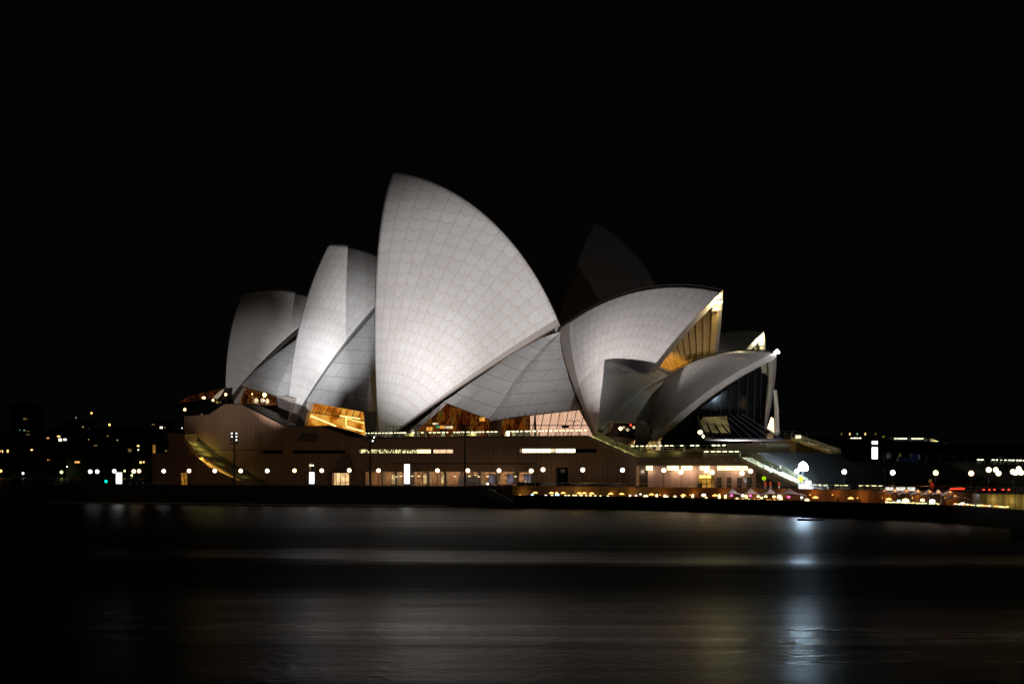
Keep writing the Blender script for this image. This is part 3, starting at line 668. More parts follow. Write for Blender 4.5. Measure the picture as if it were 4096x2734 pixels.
# hoods over the side doors
HOOD = panels('hood_granite', (.20, .15, .10))
for a, b, c, e in (((1320, 1855), (1370, 1815), (1398, 1815), (1398, 1891)), ((1187, 1763), (1205, 1731), (1268, 1731), (1252, 1766)), ((690, 1891), (722, 1848), (752, 1848), (752, 1891))):
    dd = DW - 1.5 if a[0] > 1000 else DW - 6.5
    A, B, C2, D_ = on(*b, dd + 1.4), on(*c, dd + 1.4), on(*e, dd + .0), on(a[0], e[1], dd + .0)
    m = MB(); m.hexa([D_, C2, C2 + N * 1.4, D_ + N * 1.4], [A, B, B + N * .1, A + N * .1]); m.build('door_hood', HOOD, pod)
# colonnade: recessed back wall, soffit, pillars, lit doors
SB, SE = S(1455), S(2145); zc0, zc1 = DK, ZW(1800, 1884)
BACKW = panels('colonnade_back_wall', (.40, .24, .15), pitch=2.2)
m = MB(); m.lbox(SB - 4, SE + 4, DW + 6, DW + 6.4, DK, zc1 + 1); m.build('recess_wall', BACKW, pod)
m = MB(); m.lbox(SB - 4, SE + 4, DW + .9, DW + 6, zc1, zc1 + .3); m.build('soffit', EDGE, pod)
PIL = plain('pillar_concrete', (.42, .36, .27), .6, .15, 1)
for x in (1466, 1534, 1590, 1656, 1718, 1786, 1850, 1925, 1990, 2066, 2134):
    m = MB(); c = on(x, 1900, DW + .7); m.box((c.x, c.y, (DK + zc1) / 2), (.55, .9, zc1 - DK), -TH); m.build('pillar', PIL, pod)
# the fascia that projects over the colonnade
fa = wp([(1458, 1857), (2068, 1857), (2120, 1855), (2085, 1882), (1458, 1884)], DW - .35)
m = MB(); m.hexa(fa, [v + N * .33 for v in fa]); m.build('fascia', WALL, pod)
DLIT = glow('lit_door_glass', (1, .72, .3), .9, .7, 1.6, lo=.12); DPUR = glow('lit_door_cool', (.6, .52, .6), .22, .5, 1, lo=.3)
for x0, x1, mt in ((1566, 1590, DLIT), (1694, 1722, DLIT), (1764, 1786, DLIT), (1895, 1925, DLIT), (1955, 1985, DPUR), (2028, 2055, DPUR), (2097, 2124, DPUR)):
    v = [on(x, y, DW + 5.9) for x, y in rect(x0, x1, 1896, 1934)]; m = MB(); m.face(v); o = m.build('door', mt, pod); b = MB(); b.tube([v[0], v[1]], .06, 4); b.tube([v[0], v[3]], .06, 4); b.tube([v[1], v[2]], .06, 4); b.build('frame', DARKM, o)
for k in range(9):
    p = on(1490 + k * 76, 1888, DW + 3.2); point('soffit_light', (p.x, p.y, zc1 - .5), 170, (1, .68, .38), .15, pod)

# undercroft at the right end: overhanging slab, pink back wall, cove lights and doors
sA, sB_ = S(2545), S(2960); zs1, zs0 = ZW(2700, 1828), ZW(2700, 1861)
SLABM = plain('overhang_concrete', (.22, .19, .12), .6, .15, .5)
m = MB(); m.lbox(sA, sB_, DW, DW + 20, zs0, zs1); m.build('overhang_slab', SLABM, pod)
dU = DW + 4.5
m = MB(); m.lbox(sA - 8, S(3120, dU), dU, dU + .4, DK, zs0 - .003); m.build('undercroft_wall', WALLP, pod)
m = MB(); m.lbox(S(2795, dU - .3), S(2850, dU - .3), dU - .35, dU - .01, DK, ZW(2800, 1900, dU)); o = m.build('entrance', glow('entrance_glow', (1, .5, .08), .55, .5, 1.2, lo=.3), pod)
m = MB(); c0, c1 = on(2800, 1905, dU - .6), on(2841, 1905, dU - .6); m.tube([c0, c1], .2, 6); m.build('entrance_light', glow('entrance_lamp', (1, .62, .08), 6), pod)
COVE = glow('cove_light', (1, .86, .42), 3, .35, .7, lo=.5)  # tall glowing faces also stand for the lit top of the wall
for x0, x1 in ((2548, 2604), (2668, 2708), (2727, 2763), (2800, 2832), (2870, 2985)):
    m = MB(); m.lbox(S(x0, dU - .5), S(x1, dU - .5), dU - .55, dU - .02, ZW(x0, 1879, dU), zs0 - .05); m.build('cove_light', COVE, pod)
    c = on((x0 + x1) / 2, 1885, dU - 1.3); point('cove_beam', c, 130, (1, .72, .5), .3, pod)
DD = plain('brown_door_paint', (.05, .035, .025), .5, .2)
for x0, x1 in ((2868, 2887), (2908, 2926), (2949, 2966), (2987, 3006), (3027, 3046)):
    m = MB(); m.lbox(S(x0, dU), S(x1, dU), dU - .08, dU - .01, DK, ZW(x0, 1908, dU)); m.build('door', DD, pod)
for x in (2585, 2682, 2782, 2882, 2942):
    m = MB(); p = on(x, 1836, DW - .2); m.box(p, (.35, .35, .2), -TH); m.tube([p - Z * .1, p - Z * .35], .12, 6); m.build('downlight', STEEL, pod)

# upper terrace in front of the restaurant
zt = ZW(2650, 1806, DW + 2.5)
m = MB(); m.lbox(S(2535, DW + 2.5), S(2812, DW + 2.5), DW + 2.5, DW + 36, zs1 + .003, zt); m.build('terrace', SLABM, pod)
m = MB(); m.lbox(S(2812, DW + 6), S(2975, DW + 6), DW + 14, DW + 22, zs1 + .003, zt + 1.5); m.build('terrace', SLABM, pod)

# railings with lamps let into the handrail
def railing(label, pts, h=1.0, step=2.2, dash=None, lean=.25, stripmat=STRIP, group='handrails along the podium', lit=True, cat='railing'):
    org = pts[0]; t = thing('railing', org, label, cat, group); m = MB(org); rl = MB(org); rnd = random.Random(len(pts) * 13 + int(org.x * 7))
    rl.tube([p + Z * h for p in pts], .045, 5); rl.tube([p + Z * h * .55 for p in pts], .02, 4); rl.tube([p + Z * h * .2 for p in pts], .02, 4)
    for a, b in zip(pts, pts[1:]):
        n = max(1, round((b - a).length / step)); dr = (b - a).normalized()
        for k in range(n):
            p = a.lerp(b, k / n); m.tube([p, p + dr * lean + Z * h], .045, 4); m.tube([p + dr * lean * 1.6, p + dr * lean + Z * h], .03, 4)
    o = m.build('post', STEEL, t); o['kind'] = 'stuff'; rl.build('handrail', STEEL, t)
    if lit:
        base = None
        for a, b in zip(pts, pts[1:]):
            ln = (b - a).length; x = .3; dr = (b - a).normalized()
            while x < ln - .5:
                l_ = rnd.choice((.45, .6, .6, .8)); 
                if rnd.random() < .86:
                    q = MB(); rz = math.atan2(dr.y, dr.x)
                    if base is None:
                        q.box((0, 0, 0), (.62, .12, .14), 0); base = q.build('rail_lamp', stripmat, t); lo = base
                    else: lo = base.copy(); COL.objects.link(lo)
                    lo.location = a + dr * (x + l_ / 2) + Z * (h - .02) - org - N * .05; lo.rotation_euler = (0, -math.asin(dr.z), rz); s_ = rnd.choice((.7, 1, 1, 1.4, 1.9)); lo.scale = (l_ / .7, 1, .6 + s_ * .35)
                x += l_ + rnd.uniform(.2, .55)
    return t
r1 = [on(1458, 1752, DW + .3), on(1990, 1747.5, DW + .3)]; r2 = [on(2000, 1747, DW + .3), on(2350, 1742, DW + .3)]
railing('long lit handrail on the podium edge below the tallest sail', r1); railing('lit handrail on the podium edge before the pink lit foyer', r2)
railing('lit handrail on the upper terrace below the small restaurant shells', [on(2520, 1806, DW + 2.7), on(2915, 1803, DW + 2.7)])
railing('short lit handrail on the slab edge above the undercroft', [on(2812, 1829, DW + .3), on(2958, 1829, DW + .3)])
# green-yellow lights wash the decks behind the handrails
for x, e in ((1520, 260), (1640, 260), (1760, 260), (1880, 260), (2030, 260), (2150, 220), (2270, 220)):
    p = on(x, 1738, DW + 2.2); point('deck_light', p, e * .38, (1, .95, .5), .4, pod)
for x in (2600, 2700, 2850, 2920):
    p = on(x, 1800 if x < 2800 else 1820, DW + 1.8); point('deck_light', p, 22, (1, .92, .4), .3, pod)

PARM = plain('parapet_stone', (.075, .07, .045), .7)
def stair_flight(label, a, b, width, lamps=True, par=None, e=30, col=(1, .92, .35), cat='stairs', mat=None, n=None, back=True, name='stair_flight'):
    """steps from a (top) to b (foot) in the wall's plane, `width` metres back"""
    t = thing(name, a, label, cat); m = MB(a); n = n or max(4, round(abs(a.z - b.z) / .16)); dr = (b - a)
    for k in range(n):
        p = a + dr * (k / n); q = a + dr * ((k + 1) / n); s0, s1 = p.dot(U), q.dot(U); d0 = a.dot(N)
        m.lbox(s0, s1, d0, d0 + width, q.z - .35, p.z)
    m.build('steps', mat or STEPM, t)
    w_ = MB(a); q0, q1 = a + N * (width + .02), b + N * (width + .02); w_.hexa([q0 - Z * .3, q1 - Z * .3, q1 - Z * .3 + N * .2, q0 - Z * .3 + N * .2], [v + Z * .95 for v in (q0, q1, q1 + N * .2, q0 + N * .2)]); w_.build('parapet', par or PARM, t)
    h = MB(a); 
    for off in (0.05,):
        pa, pb = a + N * off, b + N * off; h.tube([pa + Z * .95, pb + Z * .95], .05, 5); h.tube([pa + Z * .6, pb + Z * .6], .025, 4)
        for k in range(6): p = pa.lerp(pb, k / 5); h.tube([p - Z * .1, p + Z * .97], .05, 4)
    h.build('handrail', STEEL, t)
    if lamps:
        for k in range(lamps):
            p = a.lerp(b, (k + .5) / lamps) + N * (width * .45) + Z * .75; point('stair_light', p - a, e, col, .2, t)
    return t
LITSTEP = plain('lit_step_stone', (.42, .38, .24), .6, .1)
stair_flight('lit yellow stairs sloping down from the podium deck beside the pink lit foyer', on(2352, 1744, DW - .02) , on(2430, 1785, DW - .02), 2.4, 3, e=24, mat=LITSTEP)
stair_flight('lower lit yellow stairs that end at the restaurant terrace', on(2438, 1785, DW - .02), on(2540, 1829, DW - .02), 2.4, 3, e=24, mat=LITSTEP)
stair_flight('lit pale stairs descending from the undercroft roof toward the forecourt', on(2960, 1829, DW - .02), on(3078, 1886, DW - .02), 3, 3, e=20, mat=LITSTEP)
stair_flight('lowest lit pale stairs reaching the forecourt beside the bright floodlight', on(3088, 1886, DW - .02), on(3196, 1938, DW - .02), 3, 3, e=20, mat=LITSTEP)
sw = wp([(2960, 1832), (3196, 1942), (3125, 1942), (2985, 1862), (2960, 1862)], DW + .1)
m = MB(); m.hexa(sw, [v + N * 3 for v in sw]); m.build('stair_wall', SLABM, pod)
# left stairs: outer walls in front, bright stringer, dark flight
lw = MB(); a = wp([(609, 1942), (611, 1812), (757, 1811), (826, 1868), (985, 1942)], DW - 7); lw.hexa(a, [v + N * 1 for v in a])
lw.build('stair_wall', WALL, pod)
lw = MB(); a = wp([(674, 1815), (674, 1731), (702, 1731), (792, 1822), (792, 1832), (757, 1813)], DW - 4.6); lw.hexa(a, [v + N * 1 for v in a]); lw.build('stair_wall', WALL, pod)
bt = MB(); a = wp([(609, 1942), (609, 1815), (740, 1815), (740, 1942)], DW - 5.9); bt.hexa(a, [v + N * 30 for v in a]); bt.build('base_block', WALL, pod)
bt = MB(); a = wp([(676, 1818), (676, 1734), (740, 1734), (740, 1818)], DW - 3.5); bt.hexa(a, [v + N * 3.4 for v in a]); bt.build('base_block', WALL, pod)
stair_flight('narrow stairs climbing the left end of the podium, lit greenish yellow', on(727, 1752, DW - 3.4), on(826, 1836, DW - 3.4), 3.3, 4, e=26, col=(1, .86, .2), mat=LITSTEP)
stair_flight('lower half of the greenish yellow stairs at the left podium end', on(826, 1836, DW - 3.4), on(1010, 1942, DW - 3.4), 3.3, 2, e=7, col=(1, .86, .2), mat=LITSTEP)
hr = MB(); hr.tube(wp([(737, 1736), (822, 1820), (840, 1818), (905, 1872), (925, 1873), (997, 1930)], DW - .15), .09, 5); hr.build('handrail', BRONZE, pod)
for x, y, e in ((755, 1770, 420), (800, 1830, 620), (860, 1862, 260), (905, 1890, 160)):
    point('wall_light', on(x, y, DW - 2.2), e, (1, .88, .2), .4, pod)
window(724, 750, 1891, 1942, glow('lit_door_amber', (1, .42, .06), .4, .5, 1.3, lo=.3), 2, d=DW - 7.05, name='door')
window(611, 622, 1778, 1812, glow('slot_amber', (1, .45, .08), .35, .3, 1, lo=.4), 0, d=DW - 5.95, name='lit_slot')
b = MB(); v = on(2990, 1770, DW + 30)

# ------------------------------------------------------------------ monumental steps and their fences
DSTEP = plain('unlit_step_stone', (.035, .035, .03), .8)  # step stone darkened in colour so close stair lamps leave it unlit
def big_steps(label, s0, s1, d0, d1, z1, z0, n, mt=None):
    t = MB(L(s0, d0, z0))
    for k in range(n):
        a = s0 + (s1 - s0) * k / n; b = s0 + (s1 - s0) * (k + 1) / n; t.lbox(a, b, d0, d1, z0 - .1, z1 - (z1 - z0) * k / n)
    o = t.build('monumental_steps', mt or STEPM); o.location = L(s0, d0, z0); return tag(o, label, 'steps')
sl0, sl1 = S(2962), S(3190)
big_steps('broad dark lower flight of stone steps rising from the forecourt beside the lit stairs', sl0 + 1, sl1, DW + 3.2, 271, 9.4, DK, 30)
big_steps('wider and lower dark flight of stone steps behind the white globes', sl0 + 1 + (sl1 - sl0 - 1) * 1.4 / 6.5, sl1, 271.02, 430, 8.0, DK, 24)
P1 = at(3185, 1751, 337); P3 = at(3702, 1767, 395)
su = P1.dot(U); big_steps('dark upper flight of stone steps climbing to the podium deck', su, su + 11, P1.dot(N), P3.dot(N), 12.8, 8.1, 28, DSTEP)
m = MB(L(sl0, DW, 0)); m.lbox(sl0 - 12, sl0 + .98, DW + 21, 270.9, DK, 9.39); m.lbox(sl0 - 25, sl0 + .98 + (sl1 - sl0 - 1) * 1.4 / 6.5, 271.1, 430, DK, 7.99); m.lbox(sl0 - 40, su - .02, P1.dot(N), 430, 8.1, 12.6)
o = m.build('landing', DECK); o.location = L(sl0, DW, 0); tag(o, kind='structure')
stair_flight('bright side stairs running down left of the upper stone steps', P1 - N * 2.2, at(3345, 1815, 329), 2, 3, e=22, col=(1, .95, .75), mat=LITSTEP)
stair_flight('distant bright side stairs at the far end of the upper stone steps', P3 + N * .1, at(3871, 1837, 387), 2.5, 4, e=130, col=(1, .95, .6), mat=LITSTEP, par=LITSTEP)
b = thing('worklight', at(3193, 1752, 333), 'small bright worklight at the head of the left side stairs', 'lamp'); m = MB(); m.box((0, 0, .3), (1.1, .2, .6)); m.build('lens', glow('worklight_glass', (1, .95, .6), 1.2), b)
m = MB(); m.tube([(0, 0, -1.5), (0, 0, 0)], .06); m.build('stand', DARKM, b); point('worklight_beam', (0, -.8, .3), 25, (1, .93, .6), .3, b)
def fence(label, pts, h, step, rails=3, mat=None, mesh=True):
    org = pts[0]; t = thing('fence', org, label, 'fence'); 
    r = MB(org)
    for a, b in zip(pts, pts[1:]):
        for k in range(rails): r.tube([a + Z * h * (k + 1) / rails, b + Z * h * (k + 1) / rails], .03, 4)
        n = max(1, round((b - a).length / step))
        for k in range(n + 1):
            p = a.lerp(b, k / n); m = MB(org); m.tube([p, p + Z * (h + .1)], .05, 4); m.build('post', mat or STEEL, t)
    r.build('rail', mat or STEEL, t); return t
FEN = plain('galvanised_wire', (.16, .17, .17), .5, .2)
fence('tall wire construction fence on the deck above the upper left side stairs', [at(3110, 1768, 330), at(3340, 1768, 352)], 2.2, 3.2, 4, FEN)
fence('wire construction fence on the deck with a yellow notice, above the upper steps', [at(3512, 1778, 375), at(3698, 1782, 394)], 1.9, 3.0, 4, FEN)
fence('wire construction fence along the landing with white boards', [at(3535, 1848, 315), at(3816, 1850, 322), at(4015, 1856, 330)], 1.8, 3.2, 3, FEN)
def small(name, label, cat, c, sz, mat, group=None, rz=0, bev=.02):
    """a board or crate with a frame and a foot"""
    t = thing(name, c, label, cat, group, rz); m = MB(); m.box((0, 0, sz[2] / 2), sz); m.build('panel', mat, t)
    f = MB(); e = .05
    for sx in (-1, 1): f.box((sx * sz[0] / 2, -.03, sz[2] / 2), (e, sz[1] + .06, sz[2] + e)); f.box((sx * sz[0] / 2.4, 0, -.06), (.1, sz[1] + .3, .12))
    for q in (0, 1): f.box((0, -.03, q * sz[2]), (sz[0], sz[1] + .06, e))
    f.build('frame', DARKM, t); return t
BOARD = plain('grey_board', (.45, .47, .48), .5, .15); BLUE = plain('blue_tarp', (.02, .03, .12), .6, .4, 2)
small('notice_board', 'pale square board on the landing fence, left one', 'board', at(3554, 1832, 312), (.9, .08, 1.0), BOARD)
small('notice_board', 'narrow pale board on the landing fence beside the blue cover', 'board', at(3676, 1835, 313), (.45, .08, .9), BOARD)
small('notice_board', 'pale board hung at the right end of the landing fence', 'board', at(4002, 1838, 322), (1.0, .08, .7), BOARD)
small('notice_board', 'small yellow notice on the upper deck fence', 'board', at(3534, 1750, 372), (.5, .06, .5), glow('yellow_notice', (.5, .5, .02), .25))
small('notice_board', 'small dim yellow notice on the landing fence', 'board', at(3600, 1824, 312), (.4, .06, .5), glow('yellow_notice_dim', (.4, .4, .02), .15))
small('covered_crate', 'crate wrapped in dark blue cover behind the landing fence', 'crate', at(3655, 1850, 316), (1.2, 1.0, 1.8), BLUE)
small('covered_crate', 'low long dark blue crate behind the landing fence', 'crate', at(3612, 1850, 316), (2.0, 1.0, .9), BLUE)
for i, (x, lab) in enumerate(((3590, 'first'), (3606, 'second'), (3625, 'third'), (3645, 'fourth'))):
    t = thing('traffic_cone', at(x, 1779, 377 + i * 5), 'orange traffic cone by the top of the upper steps, %s from the left' % lab, 'cone', 'orange cones on the deck'); m = MB(); m.lathe((0, 0, 0), [(.4, 0), (.4, .06), (.2, .06), (.05, .75), (0, .78)], 8); m.build('cone_body', plain('orange_plastic', (.6, .12, .02), .5), t)
UST = glow('deck_strip_pale', (1, 1, .62), 5)
railing('lit handrail on the far deck left of the tall lit pylon', [at(3392, 1769, 362), at(3442, 1769, 366)], group='handrails on the far deck', stripmat=UST)
railing('lit handrail on the far deck right of the tall lit pylon', [at(3575, 1770, 380), at(3692, 1770, 390)], group='handrails on the far deck', stripmat=UST)
railing('lit handrail on the far right landing behind the lamp clusters', [at(3905, 1857, 330), at(4300, 1862, 345)], group='handrails on the far deck', stripmat=UST)

# ------------------------------------------------------------------ globe lamps
def make_globe():
    t = thing('globe_lamp', ZERO, '', 'street lamp'); m = MB()
    m.lathe((0, 0, 0), [(0, -.38)] + [(.38 * sin(pi * k / 10), -.38 * cos(pi * k / 10)) for k in range(1, 10)] + [(0, .38)], 14); g = m.build('globe', GWW, t, smooth=True)
    m = MB(); m.lathe((0, 0, -.40), [(.14, 0), (.16, .06), (.1, .1)], 8); m.lathe((0, 0, 0), [(0, -.39), (.14, -.39)], 8); m.build('collar', DARKM, t)
    m = MB(); m.tube([(0, 0, -1), (0, 0, 0)], .05, 6); p = m.build('pole', DARKM, t); point('lamp_bulb', (0, 0, 0), 210, (1, .72, .5), .38, t); return t
G0 = make_globe()
GM = {'w': None, 'y': None, 'a': None}
gm = {}
for k, mt in (('w', GW), ('y', GWW), ('a', GWO)):
    me = [o for o in bpy.data.objects if o.parent == G0 and o.name.startswith('globe')][0].data.copy(); me.materials.clear(); me.materials.append(mt); gm[k] = me
LAMPS = [(361, 1885, 'w'), (389, 1885, 'w'), (457, 1883, 'w'), (535, 1884, 'y'), (556, 1883, 'a'), (655, 1883, 'w'), (756, 1882, 'y'), (859, 1882, 'y'), (963, 1882, 'y'),
 (1069, 1882, 'w'), (1178, 1881, 'a'), (1287, 1881, 'y'), (1397, 1880, 'y'), (1514, 1881, 'y'), (1750, 1881, 'y'), (1871, 1881, 'y'), (1996, 1881, 'y'), (2125, 1882, 'y'), (2172, 1877, 'y'), (2331, 1878, 'y'),
 (2490, 1879, 'w'), (2655, 1880, 'y'), (2724, 1887, 'y'), (2826, 1882, 'a'), (2848, 1888, 'y'), (2968, 1892, 'y'), (3002, 1883, 'y'), (3187, 1884, 'w'), (3377, 1886, 'w'), (3571, 1889, 'w'), (3743, 1890, 'a'), (3885, 1892, 'a'),
 (3955, 1878, 'y'), (3983, 1878, 'y'), (3994, 1892, 'y'), (4052, 1886, 'y'), (4062, 1889, 'y'), (4075, 1874, 'y'), (4084, 1889, 'y')]
ORD = ['first', 'second', 'third', 'fourth', 'fifth', 'sixth', 'seventh', 'eighth', 'ninth', 'tenth', 'eleventh', 'twelfth', 'thirteenth', 'fourteenth', 'fifteenth', 'sixteenth', 'seventeenth', 'eighteenth', 'nineteenth', 'twentieth', 'twenty-first', 'twenty-second', 'twenty-third', 'twenty-fourth', 'twenty-fifth', 'twenty-sixth', 'twenty-seventh', 'twenty-eighth', 'twenty-ninth', 'thirtieth', 'thirty-first', 'thirty-second', 'thirty-third', 'thirty-fourth', 'thirty-fifth', 'thirty-sixth', 'thirty-seventh', 'thirty-eighth', 'thirty-ninth']
CN = {'w': 'cool white', 'y': 'warm white', 'a': 'amber'}
for i, (x, y, c) in enumerate(LAMPS):
    Y = lineY(EDGE_LINE, x) + (2.6 if 2050 < x < 3100 else 5 if i not in (4, 18, 22, 24, 25) else 8)
    if x > 3940: Y += (2, 14, 9, 6, 3, 16, 10)[i - 32]
    p = at(x, y, Y); o = G0 if i == 0 else copy_tree(G0); o.location = p
    o['label'] = '%s globe lamp on a thin pole, %s globe counted from the left' % (CN[c], ORD[i]); o['group'] = 'globe lamps along the broadwalk'
    for ch in [q for q in bpy.data.objects if q.parent == o and q.type == 'MESH']:
        if ch.name.startswith('globe'): ch.data = gm[c]
        if ch.name.startswith('pole'): ch.scale = (1, 1, p.z - DK)
        if i and ch.name.startswith('pole'): pass

# ------------------------------------------------------------------ floodlight masts
def mast(label, x, ytop, lit):
    Y = lineY(EDGE_LINE, x) + 1.6; top = at(x, ytop, Y); base = Vector((top.x, top.y, DK)); t = thing('floodlight_mast', base, label, 'light mast', 'masts on the broadwalk')
    H = top.z - DK; m = MB(); m.tube([(0, 0, 0), (0, 0, H)], .2, 8, r2=.11); m.build('pole', BLACK, t)
    m = MB(); m.box((0, 0, .06), (.7, .7, .12)); m.build('base_plate', BLACK, t)
    for r in range(4):
        z = H - .3 - r * .62; m = MB(); m.tube([(-.75, 0, z), (.75, 0, z)], .04, 4); m.build('crossarm', BLACK, t)
        for sx in (-1, 1):
            for ex in (.45, .72):
                m = MB(); m.box((sx * ex, -.02, z + .05), (.22, .3, .26)); h = m.build('lamp_head', BLACK, t)
                if (r, sx, ex) in lit: q = MB(); q.box((sx * ex, -.19, z + .05), (.16, .04, .18)); q.build('lens', BULBC, h)
mast('tall thin mast carrying eight small lit floodlights, the left one of three', 937, 1727, {(0, -1, .45), (0, 1, .45), (1, 1, .45), (2, 1, .45), (1, -1, .45)})
mast('tall thin mast with small floodlights at the left foot of the tallest sail', 1481, 1716, {(2, 1, .72), (3, 1, .45)})
mast('tall thin mast with dark lamp heads below the middle foyer, right one of three', 1860, 1698, set())

# ------------------------------------------------------------------ lit pylons
def pylon(label, x, Y, w, parts, base):
    """parts: list of (y0, y1) lit boxes; base: lowest y"""
    t0 = at(x, min(p[0] for p in parts) - 4, Y); zb = base; t = thing('lit_pylon', Vector((t0.x, Y, zb)), label, 'pylon'); m = MB(); hw = w / F * Y
    m.box((0, .25, (t0.z - zb) / 2), (hw + .25, .3, t0.z - zb)); m.build('casing', DARKM, t)
    for i, (y0, y1) in enumerate(parts):
        z1, z0 = at(x, y0, Y).z - zb, at(x, y1, Y).z - zb; q = MB(); q.box((0, 0, (z0 + z1) / 2), (hw, .3, z1 - z0)); q.build('lit_panel', glow('pylon_glass', (1, 1, .93), 3.2, .12, 1.2, lo=.85), t)
pylon('short bright white lit pylon among the leftmost lamps', 476, 324, 22, [(1889, 1933)], DK)
pylon('bright white lit pylon standing before the dark doorway', 1247, 313, 19, [(1888, 1933)], DK)
pylon('tallest bright pylon of stacked lit panels in front of the colonnade', 1628, 305, 21, [(1856, 1871), (1873, 1886), (1888, 1933)], DK)
pylon('cream lit pylon with a separate square lamp standing on the stone steps', 3499, 322, 22, [(1763, 1775), (1788, 1834)], 8.4)

# ------------------------------------------------------------------ forecourt floodlight tower, vehicle and signs
ft = at(3213, 1867, 268); t = thing('floodlight_tower', Vector((ft.x, ft.y, DK)), 'dazzling cluster of blue white floodlights on a short tower at the foot of the stairs', 'floodlight')
m = MB(); m.tube([(0, .3, 0), (0, .3, ft.z - DK)], .1, 6); m.build('pole', DARKM, t); m = MB(); m.box((0, .3, .35), (1.6, 1.0, .5)); m.build('generator', DARKM, t)
FLD = glow('flood_glass', (.58, .82, 1), 330)
for dx, dz in ((-.36, -.2), (.36, -.2), (0, .42), (0, 0), (-.2, .25), (.2, .25)):
    if True:
        m = MB(); m.lathe((dx, .1, ft.z - DK + dz), [(0, -.42), (.34, -.28), (.46, 0), (.34, .28), (0, .42)], 10); m.build('lamp_head', FLD, t)
point('floodlight_beam', (-1.2, -1, ft.z - DK), 500, (.8, .9, 1), .5, t)
c = at(3222, 1938, 262); t = thing('equipment_trailer', Vector((c.x, c.y, DK)), 'white equipment trailer glaring under the floodlight tower', 'trailer')
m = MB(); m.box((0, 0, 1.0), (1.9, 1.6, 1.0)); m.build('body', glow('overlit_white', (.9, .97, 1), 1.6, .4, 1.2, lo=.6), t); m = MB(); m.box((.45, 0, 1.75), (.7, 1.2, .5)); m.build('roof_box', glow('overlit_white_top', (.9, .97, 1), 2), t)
for sx in (-.6, .6): m = MB(); m.tube([(sx, -.85, .3), (sx, -.65, .3)], .3, 10); m.build('wheel', BLACK, t)
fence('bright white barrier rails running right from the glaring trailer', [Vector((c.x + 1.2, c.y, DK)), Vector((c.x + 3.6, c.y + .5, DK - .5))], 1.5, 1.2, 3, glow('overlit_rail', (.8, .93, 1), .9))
def round_sign(label, x, y, r, Y, col, st, legs):
    p = at(x, y, Y); t = thing('pedestrian_sign', Vector((p.x, p.y, DK)), label, 'sign'); h = p.z - DK
    m = MB(); m.tube([(0, .06, 0), (0, .06, h)], .05, 6); m.build('pole', STEEL, t)
    m = MB(); m.tube([(0, -.03, h), (0, .03, h)], r, 20); m.build('disc', glow('sign_disc_glow', col, st), t)  # light returned by the sign is put into the disc as emission
    if legs:
        m = MB()
        m.tube([(-.11, -.05, h - .22), (-.10, -.05, h), (-.02, -.05, h + .2)], .035, 4); m.tube([(-.02, -.05, h + .2), (.05, -.05, h + .05), (.12, -.05, h - .22)], .035, 4); m.build('walking_legs_symbol', BLACK, t)
round_sign('round yellow green pedestrian crossing sign with black walking legs', 3056, 1912, .33, 267, (.45, .9, .0), .95, True)
round_sign('round yellow green crossing sign glaring beside the floodlight tower', 3203, 1914, .37, 264, (.85, 1, .05), 2.5, False)
p = at(2981, 1922, 269); t = thing('no_parking_sign', Vector((p.x, p.y, DK)), 'small white sign with a crossed circle on a post by the brown doors', 'sign')
m = MB(); m.tube([(0, .05, 0), (0, .05, p.z - DK + .2)], .03); m.build('post', STEEL, t); m = MB(); m.box((0, 0, p.z - DK + .1), (.45, .04, .6)); s_ = m.build('panel', glow('sign_white', (.8, .75, .75), .35), t)
m = MB(); zc = p.z - DK + .18; m.tube([(.14 * cos(a * pi / 6), -.03, zc + .14 * sin(a * pi / 6)) for a in range(13)], .02, 4); m.tube([(-.1, -.03, zc + .1), (.1, -.03, zc - .1)], .02, 4); m.build('crossed_circle_symbol', BLACK, s_)
RED = plain('red_reflective', (.7, .05, .03), .5)
for x, w_ in ((3062, 'left'), (3082, 'middle'), (3116, 'right')):
    p = at(x, 1951, 267); t = thing('bollard', Vector((p.x, p.y, DK)), 'white bollard with red top behind the tents, %s one of three' % w_, 'bollard', 'red topped bollards')
    m = MB(); m.tube([(0, 0, 0), (0, 0, 1.1)], .13, 8); m.build('post', WHITE, t); m = MB(); m.tube([(0, 0, 1.1), (0, 0, 1.75)], .135, 8); m.build('red_band', glow('red_lit_band', (.8, .08, .03), .5), t)

# broadwalk railing behind the parapets
def edge_rail(label, x0, x1, off=.2, step=25):
    pts = []
    for k in range(int((x1 - x0) / 80) + 2):
        x = min(x1, x0 + k * 80); Y = lineY(EDGE_LINE, x) + off; pts.append(Vector(((x - 2048) / F * Y, Y, 3.6 if x < 1950 else 3.76)))
    org = pts[0]; t = thing('railing', org, label, 'railing', 'railings along the quay edge'); m = MB(org); m.tube([p + Z * .55 for p in pts], .04, 5)
    m.build('handrail', STEEL, t); n = int((x1 - x0) / step); first = None
    for k in range(n + 1):
        x = x0 + (x1 - x0) * k / n; Y = lineY(EDGE_LINE, x) + off; p = Vector(((x - 2048) / F * Y, Y, 3.58 if x < 1950 else 3.74)) - org
        if first is None: q = MB(); q.tube([(0, 0, 0), (.25, 0, .58)], .035, 4); first = q.build('post', STEEL, t); o = first
        else: o = first.copy(); COL.objects.link(o)
        o.location = p
edge_rail('dim steel railing on the sea wall from its left end to the middle pylon', 190, 1610)
edge_rail('dim steel railing on the sea wall between the tall pylon and the quay stairs', 1645, 2040)
edge_rail('raked steel railing on the retaining wall above the cafe terrace', 2066, 3040, step=36)
edge_rail('steel railing on the wall above the right hand cafe tents', 3240, 4200, step=40)

